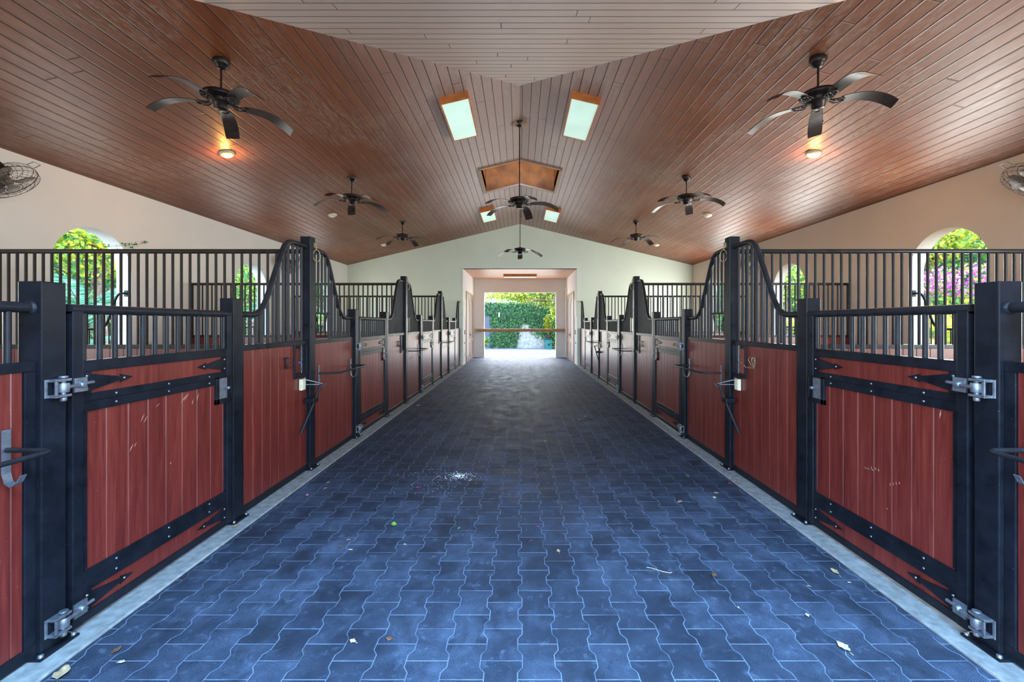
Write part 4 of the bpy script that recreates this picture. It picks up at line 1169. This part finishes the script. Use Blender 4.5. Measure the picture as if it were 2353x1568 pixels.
LIT = [(905, 1208, 'green', .065, 'bright green leaf, the largest on the pavers, left of the middle'),
 (1938, 1491, 'pale', .062, 'pale yellow-green leaf at the lower right, near the right-hand kerb'),
 (268, 1498, 'brown', .045, 'narrow reddish brown leaf at the lower left near the kerb'),
 (142, 1552, 'tan', .085, 'long curled tan leaf in the bottom left corner'),
 (280, 1525, 'white', .03, 'shrivelled whitish leaf scrap under the reddish leaf at lower left'),
 (1562, 1156, 'tan', .055, 'curled tan leaf right of the middle, short of the second door'),
 (1918, 1317, 'tan', .06, 'long tan brown leaf beside the right-hand kerb'),
 (1951, 1341, 'pale', .018, 'tiny yellow leaf scrap just past the long tan leaf on the right'),
 (1855, 1417, 'white', .028, 'small round pinkish white leaf above the pale green one on the right'),
 (1860, 1350, 'tan', .02, 'thin sliver of leaf left of the long tan leaf on the right'),
 (1697, 1399, 'white', .016, 'tiny white leaf scrap in the right foreground'),
 (706, 1140, 'pink', .04, 'pink petal near the left-hand kerb before the tall post'),
 (715, 1083, 'magenta', .035, 'magenta petal lying on the left-hand kerb at the tall post'),
 (1237, 1212, 'magenta', .022, 'magenta petal near the middle of the walk'),
 (960, 1122, 'magenta', .035, 'dark magenta petal beside the white crumbs'),
 (1283, 1269, 'tan', .038, 'folded tan leaf right of the middle of the walk'),
 (1221, 1245, 'brown', .028, 'small orange brown leaf just left of the folded tan leaf'),
 (782, 1259, 'brown', .034, 'narrow brown leaf left of the middle, behind the pinkish scrap'),
 (806, 1266, 'white', .03, 'pinkish white leaf scrap beside the narrow brown leaf'),
 (800, 1243, 'tan', .024, 'small orange scrap above the pinkish white leaf'),
 (930, 1253, 'white', .018, 'tiny pale scrap level with the narrow brown leaf'),
 (811, 1477, 'white', .034, 'pinkish white leaf in the centre left foreground'),
 (895, 1472, 'brown', .038, 'grey brown leaf in the foreground, right of the pinkish white one'),
 (1641, 1325, 'brown', .045, 'flat brown leaf in the right middle of the walk'),
 (1645, 1135, 'tan', .045, 'tan leaf near the right-hand kerb, upper of two close together'),
 (1642, 1146, 'pale', .045, 'olive leaf near the right-hand kerb, lower of two close together'),
 (1677, 1113, 'red', .045, 'dark red leaf near the foot of the tall post on the right'),
 (1697, 1111, 'tan', .04, 'tan leaf lying on the right-hand kerb'),
 (1581, 1095, 'green', .032, 'small green leaf on the right beyond the tan one'),
 (1080, 1106, 'tan', .05, 'curled tan leaf just beyond the white crumbs'),
 (1008, 1097, 'tan', .04, 'orange leaf on the near side of the white crumbs'),
 (1055, 1216, 'green', .022, 'small green leaf near the middle of the walk'),
 (753, 1111, 'tan', .032, 'small tan leaf in from the left-hand kerb'),
 (748, 1124, 'white', .03, 'cream leaf in from the left-hand kerb, near the pink petal'),
 (961, 933, 'white', .07, 'pinkish white scrap far along the left of the walk'),
 (1108, 936, 'pink', .06, 'pink petal far along the walk, left of centre'),
 (1172, 868, 'pink', .07, 'pale pink petal farthest along the walk'),
 (1331, 966, 'tan', .05, 'orange leaf far along the right of the walk'),
 (1253, 1016, 'green', .04, 'small green leaf far along the middle of the walk'),
 (540, 1216, 'tan', .05, 'crumpled cream leaf on the left-hand kerb by the latch post'),
 (1065, 878, 'white', .05, 'white scrap far along by the left-hand kerb'),
 (1344, 958, 'pale', .04, 'yellow petal far along the right of the walk')]
for (px, py, kd, sz, lab) in LIT: fallen(px, py, kd, sz, lab)
x, y = FP(1512, 1312)
tag(MB().tube([(-.06, .03, .004), (-.03, .016, .006), (.02, -.012, .003), (.06, -.03, .004), (.075, -.028, .006)], .0014, 5).build('dry_twig', 'fallen_pale', loc=(x, y, 0)), 'thin pale dry twig on the pavers right of the middle', 'twig')
# spilled white crumbs
rg = random.Random(5); mb = MB()
def crumb(x, y, s):
    a = rg.uniform(0, PI); c, s_ = math.cos(a) * s, math.sin(a) * s; h = s * rg.uniform(.4, .9)
    mb.add([(x + c, y + s_, .0005), (x - s_, y + c, .0005), (x - c, y - s_, .0005), (x + s_, y - c, .0005), (x + c * .3, y, h), (x - c * .4, y + s_ * .3, h * .9)], [(0, 1, 4), (1, 5, 4), (1, 2, 5), (2, 3, 5), (3, 4, 5), (3, 0, 4), (0, 3, 2, 1)])
cx, cy = FP(1055, 1094)
for k in range(330): r_ = abs(rg.gauss(0, 1)); a = rg.uniform(0, 2 * PI); crumb(cx + r_ * .085 * math.cos(a), cy + r_ * .06 * math.sin(a), rg.uniform(.0012, .0065))
for k in range(170): crumb(*FP(rg.gauss(1020, 55), min(1180, max(1050, rg.gauss(1100, 20)))), rg.uniform(.001, .0042))
o = mb.build('white_crumbs', 'white_flake', recalc=False); o['kind'] = 'stuff'; tag(o, 'spill of white crumbs and powder on the pavers left of the middle', 'crumbs')

# things of one kind share a group
from collections import defaultdict
GR = {'post': 'black posts of the stall fronts', 'stall panel': 'fixed red stall fronts', 'stall door': 'stall doors along the walk', 'partition': 'partitions between the stalls',
      'blanket bar': 'blanket bars on the stall fronts', 'saddle rack': 'saddle racks by the tall posts', 'hook': 'bridle hooks on the boards', 'ring': 'tie rings on the tall posts',
      'window guard': 'guards in the arched openings', 'ceiling fan': 'ceiling fans', 'ceiling light': 'boxed ceiling lights', 'ceiling lamp': 'small round lamps in the ceiling', 'wall fan': 'caged wall fans',
      'leaf': 'fallen leaves and petals on the pavers', 'palm': 'palms outside the arches', 'tree': 'trees outside', 'outlet': 'cream electrical boxes', 'mounting block': 'ridge mounting blocks', 'switch': 'wall plates at the passage mouth', 'notice': 'notices at the passage mouth', 'hedge': 'hedges outside the arches'}
for o in SC.objects:
    c = o.get('category')
    if c in GR: o['group'] = GR[c]
